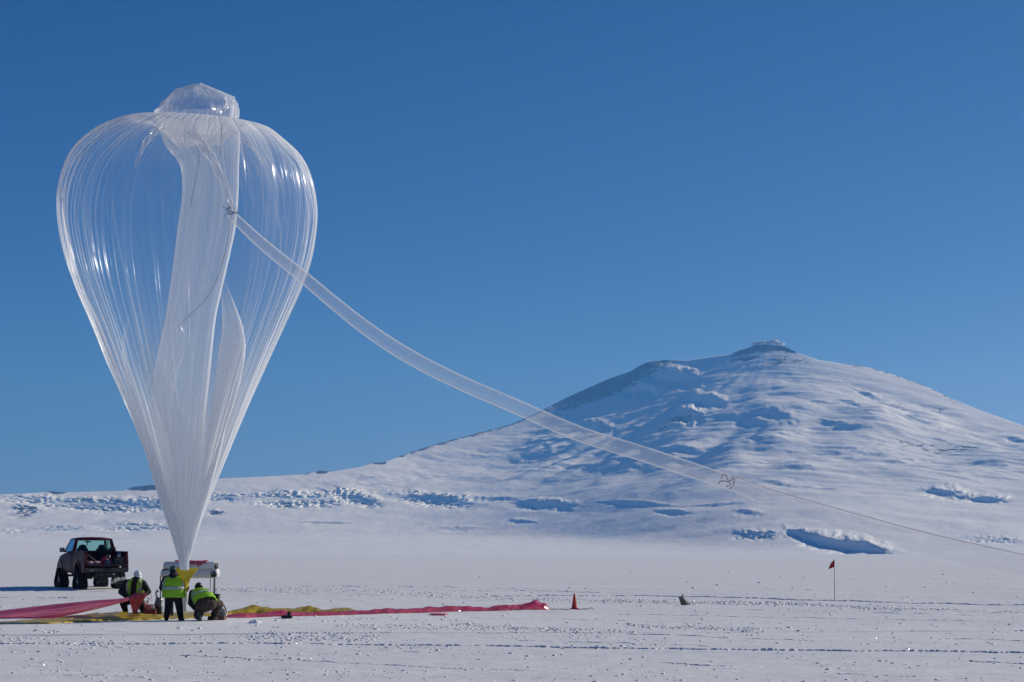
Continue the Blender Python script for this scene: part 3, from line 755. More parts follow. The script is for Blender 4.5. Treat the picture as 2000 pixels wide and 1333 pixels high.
# sparse crumbs over the whole near field, even per square metre
for (y0_, y1_, dens, s0, s1) in ((27, 40, 12.0, 0.009, 0.030), (40, 60, 4.6, 0.012, 0.040), (60, 95, 1.4, 0.015, 0.055), (95, 170, 0.08, 0.02, 0.07)):
    w0 = 0.27 * (y0_ + y1_) / 2
    n = int(dens * 2 * w0 * (y1_ - y0_))
    y = rs.uniform(y0_, y1_, n); x = rs.uniform(-0.27, 0.27, n) * y
    keep = rs.rand(n) < np.clip(0.35 + 1.6 * pn(x / 3.5, y / 4.0, 61), 0.06, 1)
    x, y = x[keep], y[keep]
    sz = s0 + (s1 - s0) * rs.rand(len(x)) ** 3.2
    clods(np.stack([x, y], -1), sz)
# churned bands left by the tracks: (u0, v0, u1, v1, half height px, count, size)
BANDS = [(480,1243,740,1247,8,620,0.045),(0,1248,260,1262,9,260,0.04),(60,1234,120,1236,3,30,0.06),(660,1222,1010,1232,6,320,0.045),(880,1219,1150,1235,6,330,0.045),
         (1220,1222,1480,1230,5,420,0.05),(1000,1229,1240,1235,5,260,0.045),(1180,1173,1560,1183,4,900,0.05),(1500,1178,1760,1192,3,420,0.05),(900,1166,1330,1177,4,520,0.045),
         (420,1150,900,1162,6,420,0.05),(1560,1180,2000,1196,3,300,0.05),(1000,1243,1300,1250,4,80,0.035),(300,1246,560,1252,4,80,0.035),(1360,1226,1500,1236,5,90,0.04),(520,1236,760,1238,3,120,0.035),
         (700,1262,900,1268,4,60,0.035),(640,1208,900,1214,3,60,0.04)]
for (u0, v0, u1, v1, hh, n, sz) in BANDS:
    n = int(n * 2.0)
    t = rs.rand(n); u = u0 + (u1 - u0) * t + rs.randn(n) * 4; v = v0 + (v1 - v0) * t + rs.randn(n) * hh * 0.45
    keep = rs.rand(n) < np.clip(0.5 + 1.5 * pn(u / 30, v / 4, 66), 0.15, 1)
    P = px_ground(u[keep], v[keep])
    clods(P, sz * 0.80 * (0.45 + 0.9 * rs.rand(len(P)) ** 1.5), 0.42)
def finish_clods(name, mat):
    V_ = np.concatenate(_cv).astype(np.float32); Fc = np.concatenate(_cf).astype(np.int32)
    me = bpy.data.meshes.new(name)
    me.vertices.add(len(V_)); me.vertices.foreach_set('co', V_.ravel())
    me.loops.add(Fc.size); me.loops.foreach_set('vertex_index', Fc.ravel())
    me.polygons.add(len(Fc)); me.polygons.foreach_set('loop_start', np.arange(0, Fc.size, 3, dtype=np.int32)); me.polygons.foreach_set('loop_total', np.full(len(Fc), 3, np.int32))
    me.update(calc_edges=True); me.materials.append(mat)
    o = bpy.data.objects.new(name, me); COL.objects.link(o); return prop(o, kind='stuff')
finish_clods('snow_clods', M['snow'])

# long ruts: a low broken lip whose near side stands in its own shade
RUTS = [((0,1258,700,1260,1300,1268,2000,1276),0.045,0.9),((320,1281,560,1291,900,1307,1040,1309),0.03,0.55),((0,1318,240,1321,330,1325,340,1326),0.03,0.5),
        ((1000,1250,1200,1256,1380,1263,1400,1264),0.03,0.6),((1180,1237,1300,1240,1400,1246,1420,1247),0.03,0.7),((960,1164,1250,1164,1500,1171,2000,1182),0.05,0.9),
        ((900,1154,1030,1153,1120,1157,1200,1160),0.05,0.5),((1180,1200,1500,1206,1700,1211,1900,1214),0.035,0.6),((1450,1247,1560,1250,1580,1252,1590,1253),0.03,0.7),
        ((1850,1247,1920,1249,1980,1251,2000,1252),0.03,0.7),((1900,1292,1950,1294,1990,1297,2000,1297),0.03,0.7),((1290,1296,1360,1299,1400,1301,1430,1302),0.03,0.7),
        ((1640,1318,1700,1320,1760,1322,1790,1323),0.03,0.5),((100,1276,200,1277,330,1280,400,1283),0.025,0.35),((0,1166,60,1167,110,1167,160,1168),0.05,0.6),
        ((560,1144,700,1146,900,1148,1100,1150),0.05,0.4),((240,1155,480,1157,700,1163,1000,1168),0.04,0.5),((740,1270,800,1274,880,1276,950,1277),0.025,0.5),
        ((0,1293,120,1297,250,1299,300,1300),0.025,0.3),((700,1205,900,1207,1200,1212,1300,1213),0.03,0.4),((1400,1190,1600,1194,1800,1200,2000,1206),0.035,0.5),((1070,1262,1100,1263,1300,1272,1400,1275),0.025,0.3)]
RV = MB()
for (pts_, hgt, cover) in RUTS:
    pu, pv = np.array(pts_[0::2], float), np.array(pts_[1::2], float)
    n = int((pu[-1] - pu[0]) / 1.6) + 2
    u = np.linspace(pu[0], pu[-1], n); v = np.interp(u, pu, pv)
    v = np.convolve(np.pad(v, 20, mode='edge'), np.ones(41) / 41, 'valid') + 1.0 * pn(u / 60, u * 0 + pv[0], 9) + 0.3 * pn(u / 9, u * 0 + pv[0], 10)
    P = px_ground(u, v)
    h = 0.85 * hgt * np.clip(cover - 0.05 + 0.75 * (pn(u / 34, u * 0 + pv[0] * .37, 12) + 0.5 * pn(u / 8, u * 0 + pv[0], 13)), 0.0, 1.6)
    z = ground(P[:, 1]) + ground_relief(P[:, 0], P[:, 1])
    prof = [(-0.05, -0.02), (-0.012, 0.75), (0.03, 1.0), (0.22, 0.55), (0.5, -0.02)]
    X = np.stack([P[:, 0]] * 5); Y = np.stack([P[:, 1] + dy for dy, _ in prof])
    Zr = np.stack([ground(P[:, 1] + dy) + ground_relief(P[:, 0], P[:, 1] + dy) + h * k - 0.004 for dy, k in prof])
    RV.loft([[Vector((X[r_, c_], Y[r_, c_], Zr[r_, c_])) for r_ in range(5)] for c_ in range(n)], closed=False)
prop(RV.build('snow_ridges', M['snow']), kind='stuff')

# ice crystals that catch the sun
M['crystal'] = simple('ice_crystal', (0.9, 0.93, 0.96), 0.18, 0.9, 0.02)
cv, cf = [], []
n = 60
for k in range(n):
    v = rs.uniform(1165, 1333); u = rs.uniform(0, 2000)
    p = px_ground(np.array([u]), np.array([v]))[0]; z = ground(float(p[1])) + float(ground_relief(p[0], p[1])) + 0.012
    P0 = Vector((p[0], p[1], z)); V_ = (-P0).normalized()
    H = (V_ + L).normalized(); H = (H + Vector(rs.randn(3) * 0.06)).normalized()
    a = H.orthogonal().normalized(); b = H.cross(a); s = (0.0012 + 0.004 * rs.rand() ** 3) * p[1] / 45.0
    i0 = len(cv)
    cv += [P0 + a * s, P0 + b * s, P0 - a * s, P0 - b * s, P0 - H * s * 1.2]
    cf += [(i0, i0+1, i0+2, i0+3), (i0+1, i0, i0+4), (i0+2, i0+1, i0+4), (i0+3, i0+2, i0+4), (i0, i0+3, i0+4)]
prop(mesh_obj('ice_crystals', cv, cf, M['crystal'], None, False), kind='stuff')

# steam over the crater and breath of exhaust by the pickup
def vapour(name, alpha, centres, radii, seed):
    m = film(name, (0.95, 0.95, 0.96), tau=alpha, rough=0.9, spec=0.0, body=0.6)
    r_ = random.Random(seed); b = MB()
    for c, r in zip(centres, radii):
        for q in range(4):
            rr_ = r * r_.uniform(0.45, 1.0)
            b.ball((c[0] + r_.uniform(-1, 1) * r, c[1] + r_.uniform(-1, 1) * r, c[2] + r_.uniform(-0.3, 0.5) * r), (rr_ * 1.6, rr_, rr_ * 0.7), 10, 6)
    o = b.build(name, m, None, True); return prop(o, kind='stuff')
ysum = Y_SUMMIT - 10
cs, rd = [], []
for k in range(46):
    u = 1469 + 58 * k / 45
    cs.append(at(u, 672.5 - 2.5 * math.sin(math.pi * (k / 45.0)) - (3 if 30 < k < 38 else 0) - 1.5 * rnd.random(), ysum)); rd.append(rnd.uniform(3.0, 7.5))
vapour('steam_cloud', 1.3, cs, rd, 3)

# ---------------------------------------------------------------- plastic sleeves on the snow
M['red_film'] = film('red_sleeve_film', (0.88, 0.19, 0.31), tau=0.9, rough=0.18, spec=0.11, wrinkle=0.8, wscale=5, body=0.45, trans_col=(1.0, 0.45, 0.55))
M['pink_film'] = film('pink_sleeve_film', (0.88, 0.27, 0.42), attr='tau', rough=0.16, spec=0.09, wrinkle=0.6, wscale=3, body=0.45, trans_col=(1.0, 0.55, 0.66))
M['olive_film'] = film('yellow_sleeve_film', (0.74, 0.56, 0.03), tau=1.8, rough=0.25, spec=0.04, wrinkle=0.8, wscale=4, body=0.45)
def strip(name, pts, mat, seed, label=None, cat=None, kind=None, nl=260, lift=0.0):
    """crumpled flat sleeve: pts = (u, v_near, height m, half depth m); lies on the ground"""
    pts = np.array(pts, float); n = nl
    t = np.linspace(pts[0, 0], pts[-1, 0], n)
    vn, hh, hd = [np.interp(t, pts[:, 0], pts[:, k]) for k in (1, 2, 3)]
    rng_ = np.random.RandomState(seed)
    P = px_ground(t, vn)
    m_ = 26; ph = np.linspace(0, 2*np.pi, m_, endpoint=False)[None, :]
    L_ = t[:, None] / PXM
    cr = 1 + 0.35 * pn(L_ * 1.6, np.cos(ph) * 1.2, seed) + 0.25 * pn(L_ * 4.5, np.sin(ph) * 1.6 + 4, seed + 1)
    crease = np.abs(pn(L_ * 0.9 + np.sin(ph) * 0.7, np.cos(ph) * 3.0, seed + 2))
    yy = P[:, 1:2] + hd[:, None] + hd[:, None] * np.cos(ph) * (0.85 + 0.3 * (cr - 1))
    hz = 0.8 * hh[:, None] * np.clip(cr, 0.35, 1.7) * (0.6 + 0.9 * np.clip(crease * 2, 0, 1))
    g_ = ground(yy) + ground_relief(P[:, 0:1] + 0 * yy, yy)
    zz_ = g_ + np.where(np.sin(ph) > 0, hz * np.sin(ph) ** 0.7 if False else hz * np.abs(np.sin(ph)) ** 0.7, 0.006) + lift
    endf = np.clip(np.minimum(np.arange(n), n - 1 - np.arange(n)) / 6.0, 0.1, 1)[:, None]
    zz_ = g_ + (zz_ - g_) * endf
    o = grid_obj(name, P[:, 0:1] + 0 * yy, yy, zz_, mat, closed_u=True)
    return prop(o, label, cat, None, kind)
strip('yellow_sheet', [(-60,1223,0.04,1.3),(40,1221,0.07,2.6),(100,1219,0.10,3.2),(150,1217,0.13,3.4),(200,1215,0.16,2.6),(240,1214,0.13,2.4),(300,1212,0.13,2.3),(350,1210,0.10,2.3),(385,1208,0.10,1.6)],
      M['olive_film'], 11, 'long yellow plastic sheet lying flat on the snow in front of the kneeling workers', 'sheet')
strip('yellow_strip', [(370,1205,0.08,1.0),(430,1203,0.08,0.9),(450,1201,0.10,0.8),(480,1200,0.20,0.9),(500,1199,0.22,0.9),(530,1199,0.12,0.8),(580,1198,0.14,0.9),(640,1198,0.15,0.8),(680,1198,0.13,0.8),(700,1198,0.06,0.6)],
      M['olive_film'], 23, 'thin yellow plastic strip bunched behind the red sleeve right of the winch', 'sheet')
strip('red_sleeve', [(432,1207,0.11,0.25),(480,1207,0.15,0.3),(500,1206,0.13,0.3),(545,1205,0.22,0.35),(570,1205,0.15,0.3),(640,1203,0.12,0.3),(700,1201,0.12,0.3),(760,1200,0.17,0.35),(820,1198,0.19,0.4),(870,1196,0.22,0.4),
      (900,1195,0.21,0.4),(945,1194,0.17,0.35),(985,1193,0.22,0.35),(1020,1192,0.19,0.35),(1045,1192,0.32,0.35),(1062,1192,0.30,0.35),(1076,1191,0.14,0.25)],
      M['red_film'], 31, 'long crumpled red plastic sleeve running right across the snow towards the orange cone', 'sleeve', nl=420)
strip('red_scrap', [(836,1202,0.05,0.2),(850,1203,0.08,0.3),(870,1203,0.09,0.3),(876,1202,0.05,0.2)], M['red_film'], 35, 'short red plastic flap lying in front of the long red sleeve', 'scrap', nl=50)

# the red sleeve held up at the left by the kneeling worker
RS = [(-60,1200,1226,73.2,0.55),(0,1194,1216,73.2,0.55),(60,1187,1212,73.3,0.5),(110,1181,1207,73.4,0.42),(150,1177,1199,73.4,0.34),(190,1173,1190,73.5,0.26),(220,1171,1183,73.5,0.18),(240,1169,1177,73.6,0.12),(252,1166,1173,73.6,0.08)]
tab = np.array(RS, float); n = 150; tq = np.linspace(0, len(RS) - 1, n)
uu, vt, vb, yv, hd = [np.interp(tq, range(len(RS)), tab[:, k])[:, None] for k in range(5)]
ph = np.linspace(0, 2*np.pi, 48, endpoint=False)[None, :]
cr = pn(np.cos(ph) * 2.2, np.sin(ph) * 2.2 + tq[:, None] * 0.12, 4); c2 = pn(np.cos(ph) * 6, np.sin(ph) * 6 + tq[:, None] * 0.15, 5)
rad = 1 + 0.30 * cr + 0.22 * c2 - 0.25 * (1 - np.minimum(1, np.abs(c2) * 5))
yy = yv + hd * np.cos(ph + 1.57) * rad * 1.0
vv = (vt + vb) / 2 - (vb - vt) / 2 * np.sin(ph + 1.57) * (1 + 0.5 * (rad - 1))
zz_ = zof(vv, yv) + 0 * ph
zz_ = np.maximum(zz_, ground(yy) + 0.03)
sn_ = np.sin(ph + 1.57)
tau_s = 0.16 + 1.5 * np.clip((-0.0 + (sn_ - 0.35 + 0.25 * cr) * 3.0), 0, 1) + 0.9 * np.clip(1 - np.abs(c2) * 7, 0, 1) + 0.5 * np.clip((tq[:, None] - 5.0) / 3, 0, 1)
held = grid_obj('held_red_sleeve', xof(uu, yy, zz_), yy, zz_, M['pink_film'], {'tau': tau_s}, closed_u=True)
prop(held, 'wide translucent pink-red plastic sleeve stretched from the left edge into the kneeling workers hands', 'sleeve')
M['fan_film'] = film('gathered_red_film', (0.50, 0.07, 0.13), tau=1.1, rough=0.2, spec=0.06, wrinkle=1.0, wscale=6, trans_col=(1, 0.5, 0.55))
fan = px_sheet('gathered_end', [(1159, 266, 285), (1162, 258, 288), (1168, 254, 283), (1180, 255, 275), (1190, 258, 270), (1201, 260, 266)], [74.0, 74.0, 74.0, 74.05, 74.1, 74.2], M['fan_film'], None, bulge=0.07, seed=7, thick=0.012)
child_world(fan, held)

# ---------------------------------------------------------------- the launch winch with its two rollers
M['roller'] = simple('white_roller', (0.62, 0.64, 0.66), 0.45, 0, 0.06, 6)
M['black'] = simple('black_plastic', (0.012, 0.012, 0.014), 0.45, 0, 0.2)
M['steel'] = simple('grey_steel', (0.22, 0.23, 0.24), 0.4, 0.7, 0.2)
M['darksteel'] = simple('dark_steel', (0.05, 0.05, 0.055), 0.5, 0.5, 0.2)
M['wood'] = simple('brown_board', (0.16, 0.075, 0.04), 0.8, 0, 0.3, 20)
M['grey_case'] = simple('light_grey_casing', (0.34, 0.35, 0.34), 0.55, 0, 0.15)
M['red_paint'] = simple('red_paint', (0.40, 0.05, 0.03), 0.5, 0, 0.2)
M['rust'] = simple('rusty_red_box', (0.20, 0.045, 0.03), 0.7, 0, 0.3)
M['pink_mesh'] = film('pink_netting', (0.80, 0.22, 0.30), tau=2.2, rough=0.5, spec=0.02, wrinkle=1.0, wscale=14, body=0.6)
WB = at(372, 1211, 73.5); WB.z = ground(73.5)
winch = empty('launch_rollers', WB, 0, 'pair of stacked white rollers on a frame at the foot of the clear balloon', 'launch winch')
def wput(o): return child_world(o, winch)
def roller(pa, ya, pb, yb, r):
    A0, B0 = at(*pa, ya), at(*pb, yb); d = (B0 - A0).normalized()
    o = MB(); ks = [(-0.0, r*0.78), (0.03, r*0.97), (0.06, r), ((B0-A0).length*0.5, r*0.99), ((B0-A0).length - 0.04, r), ((B0-A0).length - 0.01, r*0.97), ((B0-A0).length, r*0.90)]
    o.tube([A0 + d*k for k, _ in ks], [q for _, q in ks], 28)
    ro = o.build('roller', M['roller'], None, True); wput(ro)
    return A0, B0, d, ro
A0, B0, d0, r_top = roller((322, 1105.5), 73.9, (422, 1106), 73.1, 0.145)
A1, B1, d1, r_low = roller((317, 1121), 73.9, (426, 1120.5), 73.1, 0.160)
for (Bq, dq, rq, par) in ((B0, d0, 0.145, r_top),):
    e = MB().cyl(Bq + dq*0.002, Bq + dq*0.012, rq*0.84, rq*0.84, 24); c_ = e.build('end_cap', M['black'], None, True); c_.parent = par; c_.matrix_parent_inverse = Matrix.Identity(4)
    # the roller itself is parented with an inverse, so world space is the cap's space
e = MB(); pc = at(417.5, 1122, 72.75)
e.cyl(pc + Vector((-0.02, -0.035, 0)), pc + Vector((0.02, 0.035, 0)), 0.105, 0.105, 22)
e.cyl(pc + Vector((-0.03, -0.05, 0)), pc + Vector((0.03, 0.05, 0)), 0.05, 0.05, 14)
wput(e.build('pulley', M['black'], None, True))
wput(MB().cyl(pc + Vector((-0.03, -0.06, 0.02)), pc + Vector((-0.033, -0.066, 0.02)), 0.03, 0.03, 10).build('pulley_hub', M['grey_case'], None, True))
px_tube('cable', [(411, 1126), (410.6, 1145), (411, 1166)], [72.7, 72.8, 72.9], 0.014, M['cord'], winch)
px_tube('cable', [(418, 1128), (417.6, 1150), (417, 1170)], [72.7, 72.8, 72.9], 0.018, M['cord'], winch)
px_tube('cable', [(421, 1150), (423, 1160), (426, 1168)], [72.7, 72.8, 72.9], 0.008, M['cord'], winch)
px_tube('post', [(313.5, 1126), (313.5, 1160), (314, 1200)], [73.9, 73.9, 73.9], 0.020, M['darksteel'], winch)
for (u_, y_) in ((336, 73.6), (352, 73.6)):
    p_ = at(u_, 1120, y_)
    wput(MB().box(((p_.x), y_ + 0.12, (p_.z + ground(y_)) / 2), (0.09, 0.09, p_.z - ground(y_))).build('post', M['darksteel'], None, bevel=0.008))
p_ = at(418, 1120, 73.25)
wput(MB().box((p_.x + 0.0, 73.5, (p_.z + ground(73.5)) / 2 - 0.05), (0.035, 0.035, p_.z - ground(73.5) - 0.1)).build('post', M['steel'], None, bevel=0.004))
wput(MB().box((at(368, 1121, 73.7).x, 73.75, at(368, 1113, 73.7).z), (1.8, 0.05, 0.05)).build('crossbar', M['darksteel'], None, bevel=0.006))
# netting thrown over the top roller
def netting(name, u0, u1, seed, front):
    n, m_ = 60, 34; Lr = (B0 - A0).length
    T_ = np.linspace((u0 - 322) / 100.0 * Lr, (u1 - 322) / 100.0 * Lr, n)[:, None]
    side = np.linspace(-1, 1, n)[:, None]
    fr_ = front * (1 - 0.55 * side ** 2) * (1 + 0.7 * pn(T_ * 6, 0 * T_, seed + 9))     # how far it hangs down the near side
    q = np.linspace(0, 1, m_)[None, :]
    a = math.pi * 0.62 * (1 - q) + q * (math.pi * 0.42 - fr_)                            # angle from +away over the top to the near side
    r = 0.147 + 0.022 + 0.055 * np.abs(pn(T_ * 11, q * 4, seed)) + 0.05 * np.clip(pn(T_ * 4, q * 2, seed + 3), 0, 1)
    e2 = d0.cross(Vector((0, 0, 1))).normalized(); e2 = e2 if e2.y < 0 else -e2         # towards the camera
    up = Vector((0, 0, 1))
    c_, s_ = np.cos(a), np.sin(a)
    X = A0.x + d0.x * T_ + e2.x * c_ * r; Y = A0.y + d0.y * T_ + e2.y * c_ * r; Z = A0.z + d0.z * T_ + s_ * r
    o = grid_obj(name, X, Y, Z, M['pink_mesh'])
    so = o.modifiers.new('solid', 'SOLIDIFY'); so.thickness = 0.012
    return o
o = netting('pink_netting', 371, 406, 3, 1.1); prop(o, 'crumpled pink netting draped over the top white roller, right of the balloon neck', 'netting')
o = netting('pink_netting', 343, 352, 5, 0.2); prop(o, 'small tuft of pink netting on the top roller, left of the balloon neck', 'netting')

# winch body behind the crouching worker, and the engine left of the standing worker
W = empty('winch', at(424, 1212, 72.3), 0, 'grey and black cable winch on a brown board right of the crouching worker', 'winch')
def ground_box(mb, u, y, w, dpt, z0, z1):
    x = xof(u, y, ground(y)); mb.box((x, y, ground(y) + (z0 + z1) / 2), (w, dpt, z1 - z0)); return mb
def wp(o): return child_world(o, W)
wp(ground_box(MB(), 424, 72.3, 0.55, 0.6, 0.0, 0.12).build('base_board', M['wood'], None, bevel=0.008))
cs_ = MB(); x_ = xof(428, 72.3, ground(72.3)); g_ = ground(72.3)
cs_.loft([[Vector((x_ + sx_ * w_, 72.3 + sy_ * 0.2, g_ + z_)) for sx_, sy_ in ((-1, -1), (1, -1), (1, 1), (-1, 1))] for z_, w_ in ((0.12, 0.24), (0.22, 0.26), (0.33, 0.22), (0.40, 0.12))])
wp(cs_.build('casing', M['grey_case'], None, bevel=0.02))
for k in range(5): wp(MB().box((x_ - 0.14 + 0.07 * k, 72.095, g_ + 0.22), (0.035, 0.012, 0.05)).build('vent', M['black'], None))
wp(MB().cyl((x_ - 0.06, 72.3, g_ + 0.38), (x_ - 0.06, 72.3, g_ + 0.52), 0.13, 0.10, 18).build('shroud', M['red_paint'], None, True))
wp(MB().cyl((x_ - 0.07, 72.3, g_ + 0.50), (x_ - 0.07, 72.3, g_ + 0.86), 0.105, 0.10, 20).build('drum', M['black'], None, True))
wp(MB().cyl((x_ - 0.07, 72.3, g_ + 0.60), (x_ - 0.07, 72.3, g_ + 0.69), 0.112, 0.112, 20).build('band', M['grey_case'], None, True))
px_tube('hose', [(431, 1188), (436, 1183), (441, 1190), (442, 1200)], [72.2] * 4, 0.022, M['black'], W)
E = empty('engine', at(303, 1203, 74.6), 0, 'small dark engine beside a rusty red box, between the kneeling and standing workers', 'engine')
def ep(o): return child_world(o, E)
x_ = xof(306, 74.6, ground(74.6)); g_ = ground(74.6)
ep(MB().box((x_, 74.6, g_ + 0.18), (0.36, 0.35, 0.30)).build('crankcase', M['darksteel'], None, bevel=0.03))
ep(MB().cyl((x_ + 0.02, 74.6, g_ + 0.30), (x_ + 0.10, 74.55, g_ + 0.62), 0.13, 0.10, 16).build('cylinder', M['steel'], None, True))
for k in range(6): ep(MB().cyl((x_ + 0.03 + 0.012*k, 74.6, g_ + 0.34 + 0.045*k), (x_ + 0.033 + 0.012*k, 74.6, g_ + 0.352 + 0.045*k), 0.155, 0.155, 16).build('cooling_fin', M['steel'], None, True))
ep(MB().cyl((x_ - 0.16, 74.35, g_ + 0.28), (x_ - 0.16, 74.50, g_ + 0.28), 0.13, 0.13, 18).build('flywheel', M['grey_case'], None, True))
ep(MB().tube([(x_ + 0.02, 74.5, g_ + 0.62), (x_ - 0.02, 74.45, g_ + 0.80), (x_ + 0.07, 74.45, g_ + 0.88)], [0.03, 0.03, 0.05], 10).build('air_pipe', M['steel'], None, True))
rb = empty('tool_box', at(292, 1201, 74.3), 0, 'rusty red open box on the snow behind the kneeling workers knee', 'box')
bx = MB(); x_ = xof(293, 74.3, ground(74.3)); g_ = ground(74.3)
for (dx, dy, sx_, sy_) in ((0, -0.13, 0.42, 0.015), (0, 0.13, 0.42, 0.015), (-0.2, 0, 0.015, 0.245), (0.2, 0, 0.015, 0.245)): bx.box((x_ + dx, 74.3 + dy, g_ + 0.12), (sx_, sy_, 0.22))
bx.box((x_, 74.3, g_ + 0.02), (0.38, 0.24, 0.02))
child_world(bx.build('side_panels', M['rust'], None), rb)
child_world(MB().box((x_, 74.44, g_ + 0.30), (0.42, 0.015, 0.20), Matrix.Rotation(-0.35, 3, 'X')).build('lid', M['rust'], None, bevel=0.004), rb)
net = MB(); rn = random.Random(8)
for k in range(26):
    a = Vector((x_ - 0.05 + rn.uniform(-0.12, 0.1), 74.2 + rn.uniform(-.05, .05), g_ + rn.uniform(0.2, 0.62)))
    net.tube([a, a + Vector((rn.uniform(-.06, .06), rn.uniform(-.03, .03), rn.uniform(0.02, 0.12))), a + Vector((rn.uniform(-.1, .1), 0, rn.uniform(-0.1, 0.1)))], 0.008, 4)
prop(net.build('pink_net_scrap', M['pink_mesh'], None, True), 'loose scrap of pink netting hanging over the rusty red box', 'netting')

# ---------------------------------------------------------------- cone, flag, sandbag, small things
M['cone'] = simple('red_orange_plastic', (0.50, 0.045, 0.03), 0.45, 0, 0.12)
M['flag'] = simple('red_flag_cloth', (0.42, 0.02, 0.04), 0.8, 0, 0.2)
M['bamboo'] = simple('bamboo', (0.16, 0.10, 0.06), 0.7, 0, 0.3)
cpos = on_ground(1122, 1190); k_ = cpos.y / F
cone = empty('traffic_cone', cpos, 0, 'single orange-red traffic cone on the snow past the end of the red sleeve', 'traffic cone')
b = MB(); b.tube([(0,0,0.02),(0,0,0.05),(0,0,0.30),(0,0,0.55),(0,0,0.565)], [0.115,0.105,0.068,0.030,0.022], 24); b.build('cone_body', M['cone'], cone, True)
MB().box((0, 0, 0.012), (0.30, 0.30, 0.03)).build('base', M['cone'], cone, bevel=0.008)
rp_ = MB(); rr_ = random.Random(3)
def ground_line(pix, r=0.012):
    out = []
    for u, v in pix:
        p = on_ground(u, v); out.append(Vector((p.x, p.y, p.z + float(ground_relief(p.x, p.y)) + r)))
    return out
rope_p = ground_line([(1072, 1190), (1085, 1191.5), (1098, 1191), (1106, 1192.2), (1118, 1191), (1128, 1191.8), (1140, 1191), (1148, 1192.3), (1160, 1192)])
for q in (7,): rope_p[q].z += 0.02
rope_p.insert(8, (rope_p[7] + rope_p[8]) / 2 + Vector((0, 0, 0.05)))
rope = MB().tube(rope_p, 0.014, 6).build('rope', M['cord'], None, True)
prop(rope, 'thin dark rope lying on the snow around the foot of the orange cone', 'rope')
fpos = on_ground(1630, 1172)
flag = empty('marker_flag', fpos, 0, 'small dark red flag on a thin bamboo pole standing alone in the snow at right', 'flag')
MB().tube([(0,0,-0.1),(0.004,0,0.5),(0.008,0,1.0),(0.016,0,1.60)], [0.013,0.012,0.011,0.008], 8).build('pole', M['bamboo'], flag, True)
R_, C_ = 14, 12
tU = np.linspace(0, 1, C_)[None, :]; tV = np.linspace(0, 1, R_)[:, None]
Xf = 0.014 - tU * (0.12 + 0.12 * tV) ; Zf = 1.585 - tV * (0.30 - 0.04 * tU) - 0.13 * tU
Yf = 0.07 * np.sin(tU * 7 + tV * 3) * tU + 0.02 * tV
ff = grid_obj('cloth', Xf + 0 * Yf, Yf, Zf + 0 * Yf, M['flag'], parent=flag)
s_ = ff.modifiers.new('solid', 'SOLIDIFY'); s_.thickness = 0.004

M['bag'] = simple('grey_green_canvas', (0.17, 0.175, 0.135), 0.85, 0, 0.3, 9, bump=0.4)
sp = on_ground(1338, 1181.5)
bag = empty('sandbag', sp, 0, 'grey-green sandbag with a tied rope handle on the snow between cone and flag', 'sandbag')
s1 = 80.0 / F * (sp.y / 80.0)
b = MB()
rings = []
for zf, xc_, w_, d_ in ((0.0, 0.02, 0.155, 0.13), (0.03, 0.0, 0.175, 0.15), (0.10, -0.05, 0.135, 0.14), (0.17, -0.09, 0.115, 0.12), (0.235, -0.125, 0.115, 0.09), (0.275, -0.16, 0.085, 0.05), (0.295, -0.19, 0.05, 0.03)):
    rings.append([Vector((xc_ + w_ * math.cos(a) * (1.0 + (0.35 if zf < 0.06 and math.cos(a) > 0 else 0)), d_ * math.sin(a), zf + 0.02 * math.sin(3 * a + zf * 20))) for a in [2 * math.pi * j / 20 for j in range(20)]])
b.loft(rings); o = b.build('sack', M['bag'], bag, True); sb = o.modifiers.new('sub', 'SUBSURF'); sb.levels = 1; sb.render_levels = 1
MB().tube([(-0.12,0,0.22),(-0.145,0,0.27),(-0.125,0,0.33),(-0.085,0,0.345),(-0.06,0,0.31),(-0.065,0,0.25)], 0.016, 8).build('handle', M['black'], bag, True)
MB().ball((-0.085, 0, 0.385), (0.035, 0.03, 0.022), 10, 6).build('knot', M['cord'], bag, True)

sp = on_ground(561, 1208.5)
jack = empty('ground_jack', sp, 0, 'small black metal block with an upright post in front of the red sleeve', 'jack')
MB().box((-0.01, 0, 0.05), (0.37, 0.26, 0.10)).build('base', M['black'], jack, bevel=0.025)
MB().box((0.06, 0.02, 0.16), (0.11, 0.12, 0.16)).build('post', M['black'], jack, bevel=0.01)
MB().box((-0.06, -0.05, 0.11), (0.10, 0.08, 0.02)).build('plate', M['steel'], jack, bevel=0.004)
# a lump of snow thrown up in front of the sleeve
sp = on_ground(498, 1217)
rings = []
for zf, r in ((-0.02, 0.2), (0.03, 0.17), (0.07, 0.11), (0.10, 0.04)):
    rings.append([Vector((sp.x + r * math.cos(a) * (1 + 0.2 * math.sin(2 * a + 1)) - 0.1 * zf, sp.y + 0.8 * r * math.sin(a), sp.z + zf + 0.012 * math.sin(5 * a))) for a in [2 * math.pi * j / 18 for j in range(18)]])
lump = MB().loft(rings).build('snow_lump', M['snow'], None, False)
prop(lump, 'small pointed lump of snow in front of the red sleeve, left of the black jack', 'snow lump')

